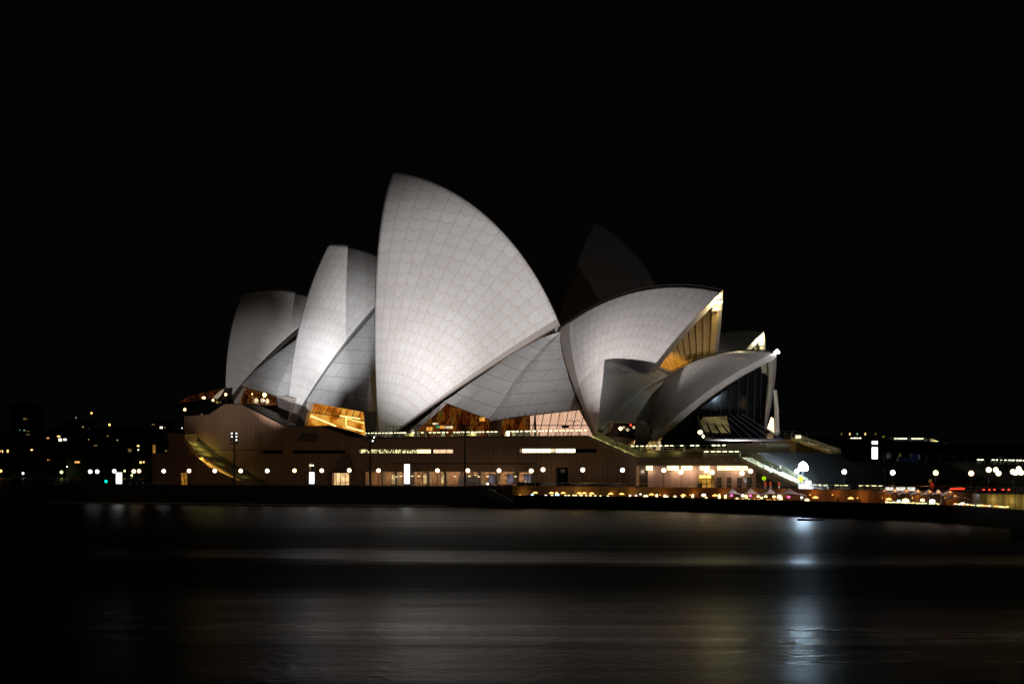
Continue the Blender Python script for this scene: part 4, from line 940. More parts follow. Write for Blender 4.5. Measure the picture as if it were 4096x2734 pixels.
# ------------------------------------------------------------------ vehicles
def paint(n, c): return plain(n, c, .25, .05, 2)
def car(label, x, Y, col, van=False, lights=False, group='vehicles parked on the broadwalk', rz=0, L_=4.4):
    p = Vector(((x - 2048) / F * Y, Y, DK)); t = thing('parked_van' if van else 'parked_car', p, label, 'van' if van else 'car', group, rz); W = 1.8; 
    if van: prof = [(-2.7, .45), (-2.75, 1.2), (-2.7, 2.35), (-2.5, 2.5), (.9, 2.5), (1.35, 2.3), (2.1, 1.45), (2.75, 1.15), (2.85, .5)]; wx = 1.8; glass = [(1.0, 2.22), (1.32, 2.16), (2.0, 1.48), (1.0, 1.42)]; roofz = 2.5
    else: prof = [(-2.15, .4), (-2.2, .85), (-2.05, 1.0), (-1.3, 1.42), (-.2, 1.48), (.5, 1.35), (1.15, .98), (2.0, .82), (2.2, .6), (2.15, .35)]; wx = 1.35; glass = [(-1.25, 1.36), (-.2, 1.40), (.45, 1.28), (1.0, .98), (-1.75, .98)]; roofz = 1.48
    m = MB(); a = [Vector((q[0], -W / 2, q[1])) for q in prof]; b_ = [Vector((q[0], W / 2, q[1])) for q in prof]
    mid = [Vector((q[0], -W / 2 - (.0 if q[1] > 1.0 else .06), q[1])) for q in prof]
    m.hexa(mid, b_); m.build('body', col, t)
    m = MB(); m.hexa([Vector((q[0], -W / 2 - .015, q[1])) for q in glass], [Vector((q[0], -W / 2 + .02, q[1])) for q in glass]); m.build('side_window', GLASSD, t)
    for sx in (-1, 1):
        for sy in (-1, 1):
            m = MB(); m.tube([(sx * wx, sy * (W / 2 - .15), .33), (sx * wx, sy * (W / 2 + .04), .33)], .33, 14); wl = m.build('wheel', BLACK, t); q = MB(); q.tube([(sx * wx, sy * (W / 2 + .03), .33), (sx * wx, sy * (W / 2 + .06), .33)], .17, 10); q.build('rim', STEEL, wl)
    e = prof[-2][0] - .05
    for sy in (-.6, .6):
        m = MB(); m.box((e - .02, sy - .25 * (sy < 0), (1.0 if van else .68)), (.22, .36, .2)); m.build('headlight', glow('headlight_on', (1, .9, .7), 14) if lights and sy < 0 else STEEL, t)
    m = MB(); m.box((prof[1][0], -W / 2, (1.0 if van else .8)), (.06, .3, .25)); m.build('tail_light', glow('tail_red', (1, .03, .02), 1.2) if van else RED, t); return t
SILV = paint('silver_paint', (.45, .45, .46)); DKB = paint('dark_blue_paint', (.02, .03, .07)); BLK = paint('black_paint', (.015, .015, .018)); WHP = paint('white_car_paint', (.6, .6, .6)); GRY = paint('grey_car_paint', (.16, .16, .17))
car('silver grey van with its headlight on, driving past the colonnade', 1893, 309, SILV, True, True)
car('black car parked behind the railing right of the colonnade', 2110, 297.5, BLK)
car('black estate car with red tail light parked beside the first black car', 2155, 296.5, BLK)
car('white car parked behind the railing near two white globe lamps', 2208, 294.5, WHP)
car('dark blue pickup shaped car parked before the garage door', 2272, 292.2, DKB)
car('pale silver car parked under the warm globe, left of a grey car', 2350, 289.8, SILV)
car('grey car parked right of the pale silver car', 2400, 288.2, GRY)
car('dark grey car parked at the right end of the row', 2470, 286, GRY)
car('black car waiting at the dark end of the forecourt, behind red lights', 3960, 237, BLK)
for i, x in enumerate((3935, 3958, 3978, 4012, 4035)):
    p = at(x, 1957, 235 + i % 2); t = thing('marker_light', p, 'small red marker light on the forecourt, %s from the left' % ORD[i], 'lamp', 'red marker lights'); m = MB(); m.lathe((0, 0, 0), [(0, -.12), (.22, 0), (0, .12)], 8); m.build('lens', glow('marker_red', (1, .06, .03), 2.2), t); m = MB(); m.tube([(0, 0, -.9), (0, 0, -.1)], .03); m.build('stem', DARKM, t)
p = at(3829, 1954, 240); t = thing('light_bar', p, 'long thin red light bar behind the right tents', 'light'); m = MB(); m.tube([(-1.05, 0, 0), (1.05, 0, 0)], .09, 6); m.build('tube', glow('red_bar', (1, .03, .015), 4), t); m = MB(); m.box((0, .1, -.5), (2.2, .08, .8)); m.build('back_board', DARKM, t)
p = at(3280, 1926, 262); 
# bright dashes of the forecourt barrier
fr = [at(3250, 1958, 263), at(3330, 1958, 260)]
railing('low lit barrier on the forecourt beside the glaring trailer', [Vector((q.x, q.y, DK + .3)) for q in fr], 1.05, 1.5, group='lit barriers on the forecourt')
fr = [at(3335, 1958, 260), at(3398, 1958, 257)]
railing('low lit barrier on the forecourt behind the white globe lamp', [Vector((q.x, q.y, DK + .3)) for q in fr], 1.05, 1.5, group='lit barriers on the forecourt')
fr = [at(3430, 1960, 255), at(3542, 1960, 252)]
railing('low lit barrier on the forecourt left of the cafe tents', [Vector((q.x, q.y, DK + .3)) for q in fr], 1.05, 1.5, group='lit barriers on the forecourt')
HB = glow('lit_white_hoarding', (1, .97, .85), 1.0, .3, .6, lo=.75)
for i, (x0, x1) in enumerate(((3542, 3573), (3584, 3622), (3630, 3660))):
    Y = 251 - i; t = thing('white_hoarding', at((x0 + x1) / 2, 1960, Y), 'bright white hoarding seen between the tent peaks, %s of three' % ORD[i], 'hoarding', 'white hoardings'); m = MB(); w_ = (x1 - x0) / F * Y; m.box((0, 0, .1), (w_, .1, .75)); m.build('panel', HB, t); m = MB(); m.box((0, .12, -.2), (w_ * .9, .06, 1.2)); m.build('frame', DARKM, t)

# ------------------------------------------------------------------ cafe terrace on the lower quay
QZ = 1.15
def heater(label, x, y, Y, r, mt):
    p = at(x, y, Y); t = thing('terrace_lamp', Vector((p.x, p.y, QZ)), label, 'terrace lamp', 'orange lit lamp shades on the cafe terrace'); h = p.z - QZ
    m = MB(); m.lathe((0, 0, h), [(r, -.08), (r * .7, .04), (.08, .16), (0, .18)], 14); m.lathe((0, 0, h), [(r, -.08), (0, -.12)], 14); m.build('lamp_shade', mt, t); m = MB(); m.tube([(0, 0, 0), (0, 0, h - .1)], .04); m.build('pole', DARKM, t)
SHD = glow('shade_lit_orange', (1, .5, .12), 3)
HL = [(2141, 1969), (2206, 1970), (2227, 1970), (2253, 1970), (2317, 1971), (2337, 1971), (2367, 1972), (2443, 1973), (2487, 1974), (2606, 1976), (2733, 1979), (2860, 1980), (2985, 1982), (3262, 1988), (3403, 1991), (3555, 1995)]
for i, (x, y) in enumerate(HL):
    heater('glowing orange terrace lamp shade above the quay wall, %s from the left' % ORD[i], x, y, lineY(LOWQ, x) + 1.6 + (i % 2), .48 if i not in (2, 12) else .3, SHD)
for i, (x, y) in enumerate(((1586, 1904), (1603, 1902), (1649, 1902), (1675, 1902), (1698, 1905), (1820, 1903), (1877, 1902), (1915, 1904), (1951, 1902), (2062, 1903))):
    p = on(x, y, DW - 2.2 - (i % 2)); t = thing('patio_heater', Vector((p.x, p.y, DK)), 'slim patio heater with a lit mushroom top before the colonnade, %s from the left' % ORD[i], 'patio heater', 'patio heaters before the colonnade'); h = p.z - DK
    m = MB(); m.lathe((0, 0, h), [(.42, 0), (.3, .1), (.05, .16), (0, .17)], 12); m.build('reflector', STEEL, t); m = MB(); m.lathe((0, 0, h), [(.3, -.03), (.12, -.12), (0, -.13)], 10); m.build('burner', glow('heater_glow', (1, .7, .4), 3), t); m = MB(); m.tube([(0, 0, 0), (0, 0, h - .05)], .04, 6); m.lathe((0, 0, 0), [(.25, 0), (.25, .45), (.1, .6), (0, .6)], 10); m.build('stand', STEEL, t)
TL = glow('table_lamp_yellow', (1, .82, .35), 2.5); TLB = glow('table_lamp_blue', (.45, .75, 1), 2); TLM = glow('table_lamp_magenta', (1, .1, .35), 3); TLW = glow('table_lamp_white', (1, .9, .75), 2.5)
def table_lamp(label, x, y, Y, r, mt, grp='small lamps on the cafe tables'):
    p = at(x, y, Y); t = thing('cafe_table', Vector((p.x, p.y, QZ)), label, 'table', grp); h = p.z - QZ
    m = MB(); m.lathe((0, 0, h - r), [(0, -.05), (.4, -.05), (.4, 0), (0, 0)], 10); m.build('table_top', WOOD, t)
    m = MB(); m.tube([(0, 0, 0), (0, 0, h - r - .04)], .05); m.build('leg', DARKM, t)
    m = MB(); m.lathe((0, 0, h), [(0, -r * .7), (r, -r * .4), (r * .9, r * .4), (0, r * .7)], 8); m.build('lamp', mt, t)
TLs = [(2129, 1977, .25, TLB), (2183, 1980, .2, TLW), (2208, 1980, .22, TL), (2229, 1978, .38, TLB), (2262, 1981, .2, TL), (2275, 1981, .22, TL), (2294, 1981, .2, TL), (2304, 1981, .18, TL), (2324, 1981, .28, TL), (2345, 1982, .2, TL), (2362, 1982, .25, TL), (2381, 1982, .2, TL), (2402, 1983, .2, TL), (2432, 1983, .2, TL),
 (2520, 1981, .2, TLW), (2544, 1980, .18, TLW), (2562, 1975, .18, TLW), (2583, 1984, .4, TL), (2668, 1984, .2, TL), (2700, 1984, .22, TL), (2815, 1979, .35, TLW), (2825, 1990, .2, TL), (2926, 1980, .22, TLM), (2948, 1992, .2, TL), (3001, 1981, .22, TLM), (2972, 1981, .3, TLW), (2985, 1988, .25, TL), (3033, 1984, .25, TL), (3046, 1990, .22, TL), (3063, 1984, .25, TL),
 (3096, 1985, .25, TL), (3118, 1986, .4, TL), (3124, 1994, .25, TL), (3155, 1986, .22, TLM), (3207, 1988, .2, TLW), (3228, 1999, .35, TL), (3547, 2007, .2, TL), (3595, 2002, .25, TLB), (3622, 2002, .5, TL), (3690, 1999, .3, TL), (3729, 2003, .4, TLW), (3850, 2014, .3, TLW)]
for i, (x, y, r, mt) in enumerate(TLs):
    cn = {TL: 'yellow', TLB: 'bluish', TLM: 'magenta', TLW: 'white'}[mt]
    table_lamp('cafe table with a %s lamp, %s table from the left on the terrace' % (cn, ORD[i] if i < 39 else ('fortieth', 'forty-first', 'forty-second')[i - 39]), x, y, lineY(LOWQ, x) + .9 + (i % 3) * .5, r, mt)
# tents
def tent(label, x, ytop, ybase, w_, Y, mt, lampc=None):
    top = at(x, ytop, Y); zb = at(x, ybase, Y).z; t = thing('peaked_tent', Vector((top.x, top.y, QZ)), label, 'tent', 'peaked canopy tents on the cafe terrace'); H = top.z - zb; hb = zb - QZ; R = w_ / F * Y / 2
    m = MB(); K = 6; M_ = 24
    def ring(k):
        f = k / K; r = R * f; z = hb + H * (1 - f) ** 2.0; out = []
        for a in range(M_):
            an = 2 * pi * a / M_; sq = 1 / max(abs(cos(an)), abs(sin(an))); lob = (.78 + .22 * (sq - 1) / .414); out.append(Vector((r * cos(an) * sq * lob, r * sin(an) * sq * lob, z + .25 * f * f * (1 - (sq - 1) / .414))))
        return out
    rs = [ring(k) for k in range(1, K + 1)]; ap = Vector((0, 0, hb + H))
    for a in range(M_): m.face([ap, rs[0][a], rs[0][(a + 1) % M_]])
    for q in range(K - 1):
        for a in range(M_): m.face([rs[q][a], rs[q + 1][a], rs[q + 1][(a + 1) % M_], rs[q][(a + 1) % M_]])
    m.build('canopy', mt, t, smooth=True)
    for sx in (-1, 1):
        for sy in (-1, 1): q = MB(); q.tube([(sx * R * .95, sy * R * .95, 0), (sx * R * .95, sy * R * .95, hb)], .05, 4); q.build('pole', STEEL, t)
    q = MB(); q.tube([(0, 0, hb + H - .1), (0, 0, hb + H + .18)], .04); q.build('finial', DARKM, t)
    if lampc: q = MB(); q.lathe((0, -.25, hb + H * .62), [(0, -.08), (.14, 0), (0, .08)], 8); q.build('peak_lamp', lampc, t); point('tent_light', (0, -R * .35, hb + H * .75), 3, (1, .4, .12), .1, t); point('tent_light', (R * .3, -R * 1.5, hb + 1.2), 22, (1, .8, .72), .2, t)  # orange point goes with the peak lamp; pale front point is added fill
    else: point('tent_light', (R * .25, -R * 1.0, hb + .9), 36, (1, .85, .85), .2, t)
TN = plain('tent_canvas', (.55, .5, .5), .7, .08, 1); TND = plain('dark_tent_canvas', (.34, .29, .28), .7, .15, 1)
for i, x in enumerate((2930, 3003, 3080, 3158)):
    tent('pale grey peaked tent below the brown doors, %s of four pale tents' % ORD[i], x, 1950 + i * .3, 1979, 88 + (i == 3) * 30, lineY(LOWQ, x) + 6, TN)
PL = glow('peak_lamp_orange', (1, .3, .04), 5)
for i, (x, yt, yb, w_) in enumerate(((3536, 1953, 1974, 110), (3579, 1951, 1975, 80), (3624, 1951, 1978, 90), (3671, 1953, 1979, 80), (3717, 1954, 1980, 90), (3753, 1955, 1980, 70), (3799, 1956, 1982, 100), (3818, 1972, 1997, 112))):
    tent('dark peaked tent with an orange lamp at its peak, %s of eight from the left' % ORD[i], x, yt, yb, w_, lineY(LOWQ, x) + (7 if i < 7 else 3), TND, PL)
# cafe fronts in the retaining wall
FR = glow('cafe_front_glow', (1, .8, .36), 5, .6, 2.4, lo=.25)
for i, (x0, x1) in enumerate(((2622, 2648), (2654, 2724), (2727, 2757), (2766, 2794), (2872, 2886), (2897, 2925))):
    Y = lineY(EDGE_LINE, x0) - .25; t = thing('cafe_window', at((x0 + x1) / 2, 1992, Y), 'bright yellow cafe window under the retaining wall, %s from the left' % ORD[i], 'window', 'lit cafe windows'); w_ = (x1 - x0) / F * Y
    m = MB(); m.tube([(-w_ / 2, 0, .0), (-w_ / 2, 0, .62), (0, 0, .78), (w_ / 2, 0, .62), (w_ / 2, 0, 0)], .05, 4); m.build('frame', DARKM, t); m = MB(); m.hexa([Vector(v) for v in ((-w_ / 2, -.03, 0), (w_ / 2, -.03, 0), (w_ / 2, -.03, .62), (0, -.03, .75), (-w_ / 2, -.03, .62))], [Vector(v) for v in ((-w_ / 2, .03, 0), (w_ / 2, .03, 0), (w_ / 2, .03, .62), (0, .03, .75), (-w_ / 2, .03, .62))]); m.build('pane', FR, t)
OGL = glow('orange_wall_lamp', (1, .5, .1), 2)
for i, x in enumerate((2080, 2300, 2520, 2640, 2760, 2880, 3000, 3120, 3240, 3330, 3430, 3530, 3650, 3780)):
    Y = lineY(EDGE_LINE, x) - .5; p = at(x, 1978 + (x > 3400) * 12, Y); t = thing('wall_lamp', p, 'small orange wall lamp low on the retaining wall, %s from the left' % ORD[i], 'lamp', 'wall lamps of the cafe terrace'); m = MB(); m.lathe((0, 0, 0), [(0, -.1), (.14, 0), (0, .1)], 8); m.build('lens', OGL, t); m = MB(); m.box((0, .15, 0), (.2, .2, .2)); m.build('bracket', DARKM, t)
    point('wall_lamp_beam', (0, -.8, .3), 42 if x > 2800 else 32, (1, .36, .06) if x > 2550 else (1, .6, .12), .15, t)
# bar kiosk at far right
kx0, kx1 = 3917, 4200; Yk = 212; a, b_ = at(kx0, 1969, Yk), at(kx1, 1976, Yk - 10); t = thing('bar_kiosk', a, 'long yellowish corrugated bar kiosk at the right end of the terrace', 'kiosk')
m = MB(a); m.hexa([Vector((a.x, a.y, QZ)), Vector((b_.x, b_.y, QZ)), Vector((b_.x, b_.y + 3, QZ)), Vector((a.x, a.y + 3, QZ))], [Vector((a.x, a.y, a.z)), Vector((b_.x, b_.y, a.z)), Vector((b_.x, b_.y + 3, a.z)), Vector((a.x, a.y + 3, a.z))])
m.build('wall', panels('kiosk_sheet', (.34, .27, .12), pitch=.5, jw=.08, axis=Vector((1, 0, 0))), t); m = MB(a); m.box((a + b_) / 2 + Vector((0, 1.5, .08 - .1)), ((b_ - a).length + .4, 3.4, .1), math.atan2(b_.y - a.y, b_.x - a.x)); m.build('roof', DARKM, t)
for k in range(4): point('kiosk_light', (b_ - a) * (k + .3) / 4 + Vector((0, -1.6, -.9)), 30, (1, .75, .25), .2, t)
m = MB(a); c = at(3935, 1990, Yk - .05); m.box(c, (1.1, .06, 1.0)); m.build('pale_panel', BOARD, t)
# strings of little lights along the quay edge
def string(label, x0, x1, y0, y1, n, seed, mts):
    rnd = random.Random(seed); Y0, Y1 = lineY(LOWQ, x0) + .25, lineY(LOWQ, x1) + .25; a, b = at(x0, y0, Y0), at(x1, y1, Y1); t = thing('light_string', a, label, 'lights', 'strings of lights on the quay edge'); m = MB(a); m.tube([a - Z * .08, b - Z * .08], .03, 4); m.build('cable', DARKM, t)
    ms = []
    for mt in mts: q = MB(); q.lathe((0, 0, 0), [(0, -.09), (.12, 0), (0, .09)], 6); o = q.build('bulb', mt, t); ms.append(o); o.location = a.lerp(b, rnd.random()) - a
    for k in range(n):
        if rnd.random() < .12: continue
        o = rnd.choice(ms).copy(); COL.objects.link(o); o.location = a.lerp(b, (k + rnd.uniform(.1, .9)) / n) - a + Z * rnd.uniform(-.03, .05); s_ = rnd.uniform(.6, 1.5); o.scale = (s_ * 1.4, 1, s_)
SB1, SB2, SB3 = glow('string_yellow', (1, .85, .3), 1.8), glow('string_pale', (.9, 1, .6), 1.8), glow('string_orange', (1, .4, .1), 1.6)
string('string of small yellow lights on the quay edge under the dark tents', 3545, 3755, 2007, 2014, 34, 1, (SB1, SB2, SB1))
string('dense string of pale and orange lights right of the dark tents', 3815, 4035, 2014, 2027, 52, 2, (SB1, SB2, SB2, SB3))
string('faint row of small lights below the four pale tents', 2930, 3120, 1993, 1999, 12, 3, (SB1, SB3))

# ------------------------------------------------------------------ people
def person(label, loc, rz, top, legs, arm=0):
    t = thing('person', loc, label, 'person', None, rz)
    V = [(0, 0, .95), (0, 0, 1.15), (0, .01, 1.4), (0, 0, 1.5), (0, -.01, 1.58), (0, -.01, 1.72),
         (.18, 0, 1.42), (.24, -.02 - arm * .1, 1.15), (.23, -.08 - arm * .2, .93), (.225, -.1 - arm * .22, .84),
         (-.18, 0, 1.42), (-.24, -.02, 1.15), (-.23, -.06, .93), (-.225, -.08, .84),
         (.1, 0, .88), (.11, -.03, .5), (.11, 0, .1), (.11, -.14, .04), (-.1, 0, .88), (-.11, .02, .5), (-.11, .06, .1), (-.11, -.07, .04)]
    Ed = [(0, 1), (1, 2), (2, 3), (3, 4), (4, 5), (2, 6), (6, 7), (7, 8), (8, 9), (2, 10), (10, 11), (11, 12), (12, 13), (0, 14), (14, 15), (15, 16), (16, 17), (0, 18), (18, 19), (19, 20), (20, 21)]
    R_ = [.15, .14, .17, .07, .09, .09, .07, .05, .035, .035, .07, .05, .035, .035, .1, .07, .045, .04, .1, .07, .045, .04]
    for w_ in (9, 13):                                  # fingers and thumb
        bx, by, bz = V[w_]
        for k in range(4): V.append((bx + (k - 1.5) * .004, by - .02 + k * .016, bz - .085 + abs(k - 1.4) * .008)); Ed.append((w_, len(V) - 1)); R_.append(.009)
        V.append((bx - .03 * (1 if bx > 0 else -1), by - .035, bz - .045)); Ed.append((w_, len(V) - 1)); R_.append(.010)
    me = bpy.data.meshes.new('person_body'); me.from_pydata(V, Ed, []); me.materials.append(top); o = bpy.data.objects.new('body', me); link(o, t)
    md = o.modifiers.new('Skin', 'SKIN'); md.use_smooth_shade = True
    for i, sv in enumerate(me.skin_vertices[0].data): sv.radius = (R_[i], R_[i] * .8)
    me.skin_vertices[0].data[0].use_root = True; o.modifiers.new('Sub', 'SUBSURF').levels = 1
    m = MB(); m.lathe((0, .01, 1.66), [(.0, .15), (.07, .12), (.1, .04), (.095, -.02)], 8); m.build('hair', BLACK, t)
    m = MB(); 
    for sx in (-.11, .11): m.tube([(sx, 0, .12), (sx, -.01, .5), (sx * .9, 0, .93)], .06, 7, r2=.1)
    m.build('trousers', legs, t); return t
DC = plain('dark_clothing', (.03, .03, .035), .8); OV = glow('orange_jacket_glow', (.75, .06, .01), .35); SKN = plain('skin_tone', (.4, .25, .18), .6)  # light on the orange jacket is put in as emission
p = at(2795, 1945, 274); person('person in dark clothes standing left of the lit entrance', Vector((p.x, p.y, DK)), .3, DC, DC)
p = at(2804, 1945, 275); person('second person in dark clothes standing close beside the first', Vector((p.x, p.y, DK)), -.4, DC, DC, 1)
p = at(3727, 1960, 245); person('worker in an orange jacket standing behind the dark tents', Vector((p.x, p.y, DK + .35)), 0, OV, DC, 1)
p = at(3722, 1928, 245); small('warning_sign', 'small amber warning sign above the worker in orange', 'sign', p, (.45, .05, .45), glow('amber_sign', (.5, .25, .01), .3))
for i, (x, lab) in enumerate(((3432, 'person in dark clothes sitting behind the quay wall, left of the dark tents'), (3440, 'second dark seated guest beside the first at the quay wall'), (3352, 'dark guest standing behind the quay wall below the white globe lamp'))):
    Y = lineY(LOWQ, x) + 1.6; person(lab, Vector(((x - 2048) / F * Y, Y, QZ - (.35 if i < 2 else .2))), i, DC, DC)

# ------------------------------------------------------------------ terrace furniture on the podium deck
def bench(label, x0, x1, y0, y1, mat, d=DW + 3):
    a, b = on(x0, y1, d), on(x1, y1, d); h = on(x0, y0, d).z - a.z; t = thing('slatted_bench', a, label, 'bench', 'benches on the podium deck'); 
    for k in range(4): m = MB(a); m.tube([a + Z * h * (k + .5) / 4, b + Z * h * (k + .5) / 4], .09, 4); m.build('slat', mat, t)
    for q in (0, .5, 1): m = MB(a); p = a.lerp(b, q); m.tube([p - Z * .2, p + Z * h], .05, 4); m.build('leg', DARKM, t)
PAL = plain('pale_timber', (.55, .5, .32), .5, .2, 1); WH2 = plain('white_board', (.65, .68, .62), .5, .1); GRN = plain('green_plastic', (.03, .10, .06), .5)
bench('stacked pale slatted benches behind the handrail, left stack', 1812, 1862, 1727, 1742, PAL); bench('stacked pale slatted benches behind the handrail, right stack', 1868, 1908, 1727, 1742, PAL)
bench('single low pale bench behind the left part of the handrail', 1615, 1655, 1733, 1743, PAL)
for i, (x, w_, mt, nm_) in enumerate(((1500, 1.1, WH2, 'white'), (1560, 1.3, WH2, 'white'), (1672, 1.2, WH2, 'white'), (1700, .9, PAL, 'pale timber'), (1775, .9, GRN, 'green'), (2030, 1.1, WH2, 'white'), (2058, 1.1, WH2, 'white'), (2082, 1.1, WH2, 'white'), (2106, 1.1, WH2, 'white'))):
    c = on(x, 1744, DW + 2.6); small('wind_screen' if x > 2000 else 'menu_board', '%s board standing behind the podium handrail, %s from the left' % (nm_, ORD[i]), 'board', c, (w_, .08, 1.0), mt, 'boards behind the podium handrail', -TH)
t = thing('domed_bin', on(1652, 1744, DW + 4), 'round white domed bin beyond the handrail at the foot of the tallest sail', 'bin'); m = MB(); m.lathe((0, 0, 0), [(.5, 0), (.5, .9), (.4, 1.2), (.15, 1.35), (0, 1.4)], 12); m.build('body', WHITE, t); m = MB(); m.lathe((0, 0, .85), [(.52, 0), (.52, .1)], 12); m.build('red_band', RED, t)
fence('dark palisade of thin posts at the right foot of the tallest sail', [on(1545, 1744, DW + 4), on(1760, 1744, DW + 4)], 2.0, .9, 2, DARKM)
c = on(2885, 1803, DW + 3.4); t = thing('bicycle', c, 'silver bicycle leaning on the restaurant terrace railing', 'bicycle', None, -TH); 
for sx in (-.52, .52):
    m = MB(); m.tube([(sx + .33 * cos(a * pi / 8), 0, .33 + .33 * sin(a * pi / 8)) for a in range(17)], .025, 4); w_ = m.build('wheel', BLACK, t); q = MB(); q.tube([(sx - .03, 0, .33), (sx + .03, 0, .33)], .05, 6); q.build('hub', STEEL, w_)
m = MB(); m.tube([(-.52, 0, .33), (-.15, 0, .85), (.42, 0, .85), (0, 0, .3), (-.52, 0, .33)], .025, 4); m.tube([(0, 0, .3), (-.15, 0, .85)], .025, 4); m.tube([(.52, 0, .33), (.42, 0, 1.0)], .025, 4); m.build('frame', STEEL, t)
m = MB(); m.box((-.17, 0, .93), (.25, .12, .06)); m.build('saddle', BLACK, t); m = MB(); m.tube([(.42, -.25, 1.0), (.42, .25, 1.0)], .02, 4); m.build('handlebar', STEEL, t)
c = on(2632, 1800, DW + 4.5); t = thing('sail_lamp', c, 'cream sail shaped lamp standing on the restaurant terrace', 'lamp', None, -TH); q = [Vector(v) for v in ((-.55, 0, 0), (.45, 0, 0), (.5, 0, 1.5), (.15, 0, 1.6))]; m = MB(); m.hexa(q, [v + Vector((0, .12, 0)) for v in q]); m.build('shade', glow('sail_lamp_glass', (.9, .62, .32), .8, .4, 1.5, lo=.5), t); m = MB(); m.box((0, .05, -.08), (1.0, .4, .14)); m.build('base', DARKM, t)

# ------------------------------------------------------------------ far shore houses, street lamps, trees
HWALL = [plain('far_render', (.06, .055, .05), .8), plain('far_brick', (.06, .035, .025), .8), plain('far_grey', (.04, .045, .05), .8)]; ROOF = plain('far_roof_tile', (.03, .018, .014), .8)
WC = {'o': glow('far_window_orange', (1, .45, .12), 1.3), 'y': glow('far_window_yellow', (1, .68, .22), 1.6), 'w': glow('far_window_white', (1, .9, .65), 1.8), 'g': glow('far_window_green', (.4, .75, .5), .5), 'd': glow('far_window_dim', (.6, .38, .1), .25)}
def house(label, x, y, Y, w_, h, wins, roof=True):
    """body w x h metres; wins = (px, py, w px, h px, colour)"""
    c = at(x, y, Y); g = hz(c.x, c.y); zb = min(c.z - h / 2, c.z - 2); t = thing('distant_house', Vector((c.x, c.y, zb)), label, 'house'); dep = 9
    rw = random.Random(int(x)); zb0 = min(0, g - zb - 2); m = MB(); m.box((0, dep / 2, (h + zb0) / 2), (w_, dep, h - zb0)); m.build('wall', rw.choice(HWALL), t)
    if roof:
        m = MB(); e = w_ / 2 + .4; q0 = [Vector((-e, -.4, h)), Vector((e, -.4, h)), Vector((e, dep + .4, h)), Vector((-e, dep + .4, h))]; q1 = [Vector((-e * .4, dep / 2 - .1, h + 2.6)), Vector((e * .4, dep / 2 - .1, h + 2.6)), Vector((e * .4, dep / 2 + .1, h + 2.6)), Vector((-e * .4, dep / 2 + .1, h + 2.6))]; m.hexa(q0, q1); m.build('roof', ROOF, t)
    else: m = MB(); m.box((0, dep / 2, h + .25), (w_ + .4, dep + .4, .5)); m.build('roof', ROOF, t)
    for px, py, pw, ph, cc in wins:
        v = at(px, py, Y) - Vector((c.x, c.y, zb)); m = MB(); m.box((v.x, -.06, v.z), (pw / F * Y, .1, ph / F * Y)); m.build('window', WC[cc], t)
HS = [
 ('two storey far house with a row of arched orange lit windows, at the left edge', 22, 1800, 1000, 14, 9, [(2, 1803, 4, 8, 'o'), (10, 1804, 4, 10, 'y'), (31, 1803, 7, 11, 'y')]),
 ('far house with a small square orange window above the arched one', 37, 1771, 1060, 9, 6, [(37, 1771, 7, 7, 'o')]),
 ('low far house with three small orange windows near the left edge', 62, 1788, 1030, 17, 5, [(41, 1788, 5, 7, 'o'), (66, 1788, 3, 6, 'o'), (73, 1788, 3, 6, 'd'), (83, 1788, 6, 8, 'o')]),
 ('tall dark far apartment tower with a yellow lit top window', 100, 1692, 1250, 22, 26, [(98, 1674, 8, 8, 'd'), (108, 1675, 3, 6, 'd'), (80, 1719, 4, 3, 'g'), (97, 1720, 7, 4, 'g'), (112, 1724, 14, 2, 'd'), (112, 1737, 16, 3, 'd')]),
 ('small far house with one bright yellow window', 127, 1798, 990, 8, 5, [(127, 1798, 9, 6, 'y')]),
 ('far house with one bright warm window below a dim orange one', 188, 1752, 1080, 8, 5, [(192, 1751, 10, 4, 'o')]),
 ('brightly lit far house with two square white windows', 248, 1753, 1040, 16, 10, [(241, 1758, 13, 11, 'w'), (260, 1757, 12, 8, 'w'), (235, 1744, 12, 6, 'y')]),
 ('far hilltop house with pale windows below the tower lights', 288, 1704, 1200, 18, 6, [(272, 1704, 4, 5, 'd'), (286, 1704, 9, 4, 'd'), (294, 1703, 7, 5, 'w')]),
 ('far house with a greenish lit veranda', 386, 1745, 1090, 22, 6, [(371, 1743, 5, 4, 'g'), (381, 1744, 9, 6, 'g'), (392, 1743, 8, 5, 'g'), (431, 1743, 8, 5, 'd')]),
 ('far house with two narrow orange windows', 363, 1759, 1070, 10, 5, [(355, 1759, 3, 6, 'y'), (370, 1758, 4, 7, 'y')]),
 ('far gabled house with an orange lit attic', 382, 1781, 1010, 9, 6, [(382, 1781, 14, 5, 'd')]),
 ('wide low far house with a long orange lit window', 309, 1847, 965, 13, 5, [(309, 1847, 20, 7, 'o')]),
 ('tall narrow far house with two small warm windows', 553, 1785, 1000, 9, 10, [(553, 1782, 10, 6, 'y'), (553, 1798, 6, 5, 'w')]),
 ('low far house with two warm windows beside the podium', 568, 1847, 970, 11, 5, [(563, 1848, 9, 8, 'y'), (575, 1847, 6, 7, 'y')]),
 ('far hilltop house with a glowing white window near the podium', 648, 1709, 1180, 14, 6, [(645, 1709, 11, 8, 'w'), (660, 1709, 3, 8, 'd'), (613, 1697, 11, 5, 'd')]),
 ('dim far house with an amber lit gable wall beside the podium', 620, 1790, 990, 9, 9, [(664, 1802, 8, 7, 'd')]),
 ('dark far house with a dim brown lit front', 520, 1797, 1000, 10, 8, [(519, 1800, 13, 12, 'd')]),
]
for h_ in HS: house(*h_)
rh = random.Random(11)
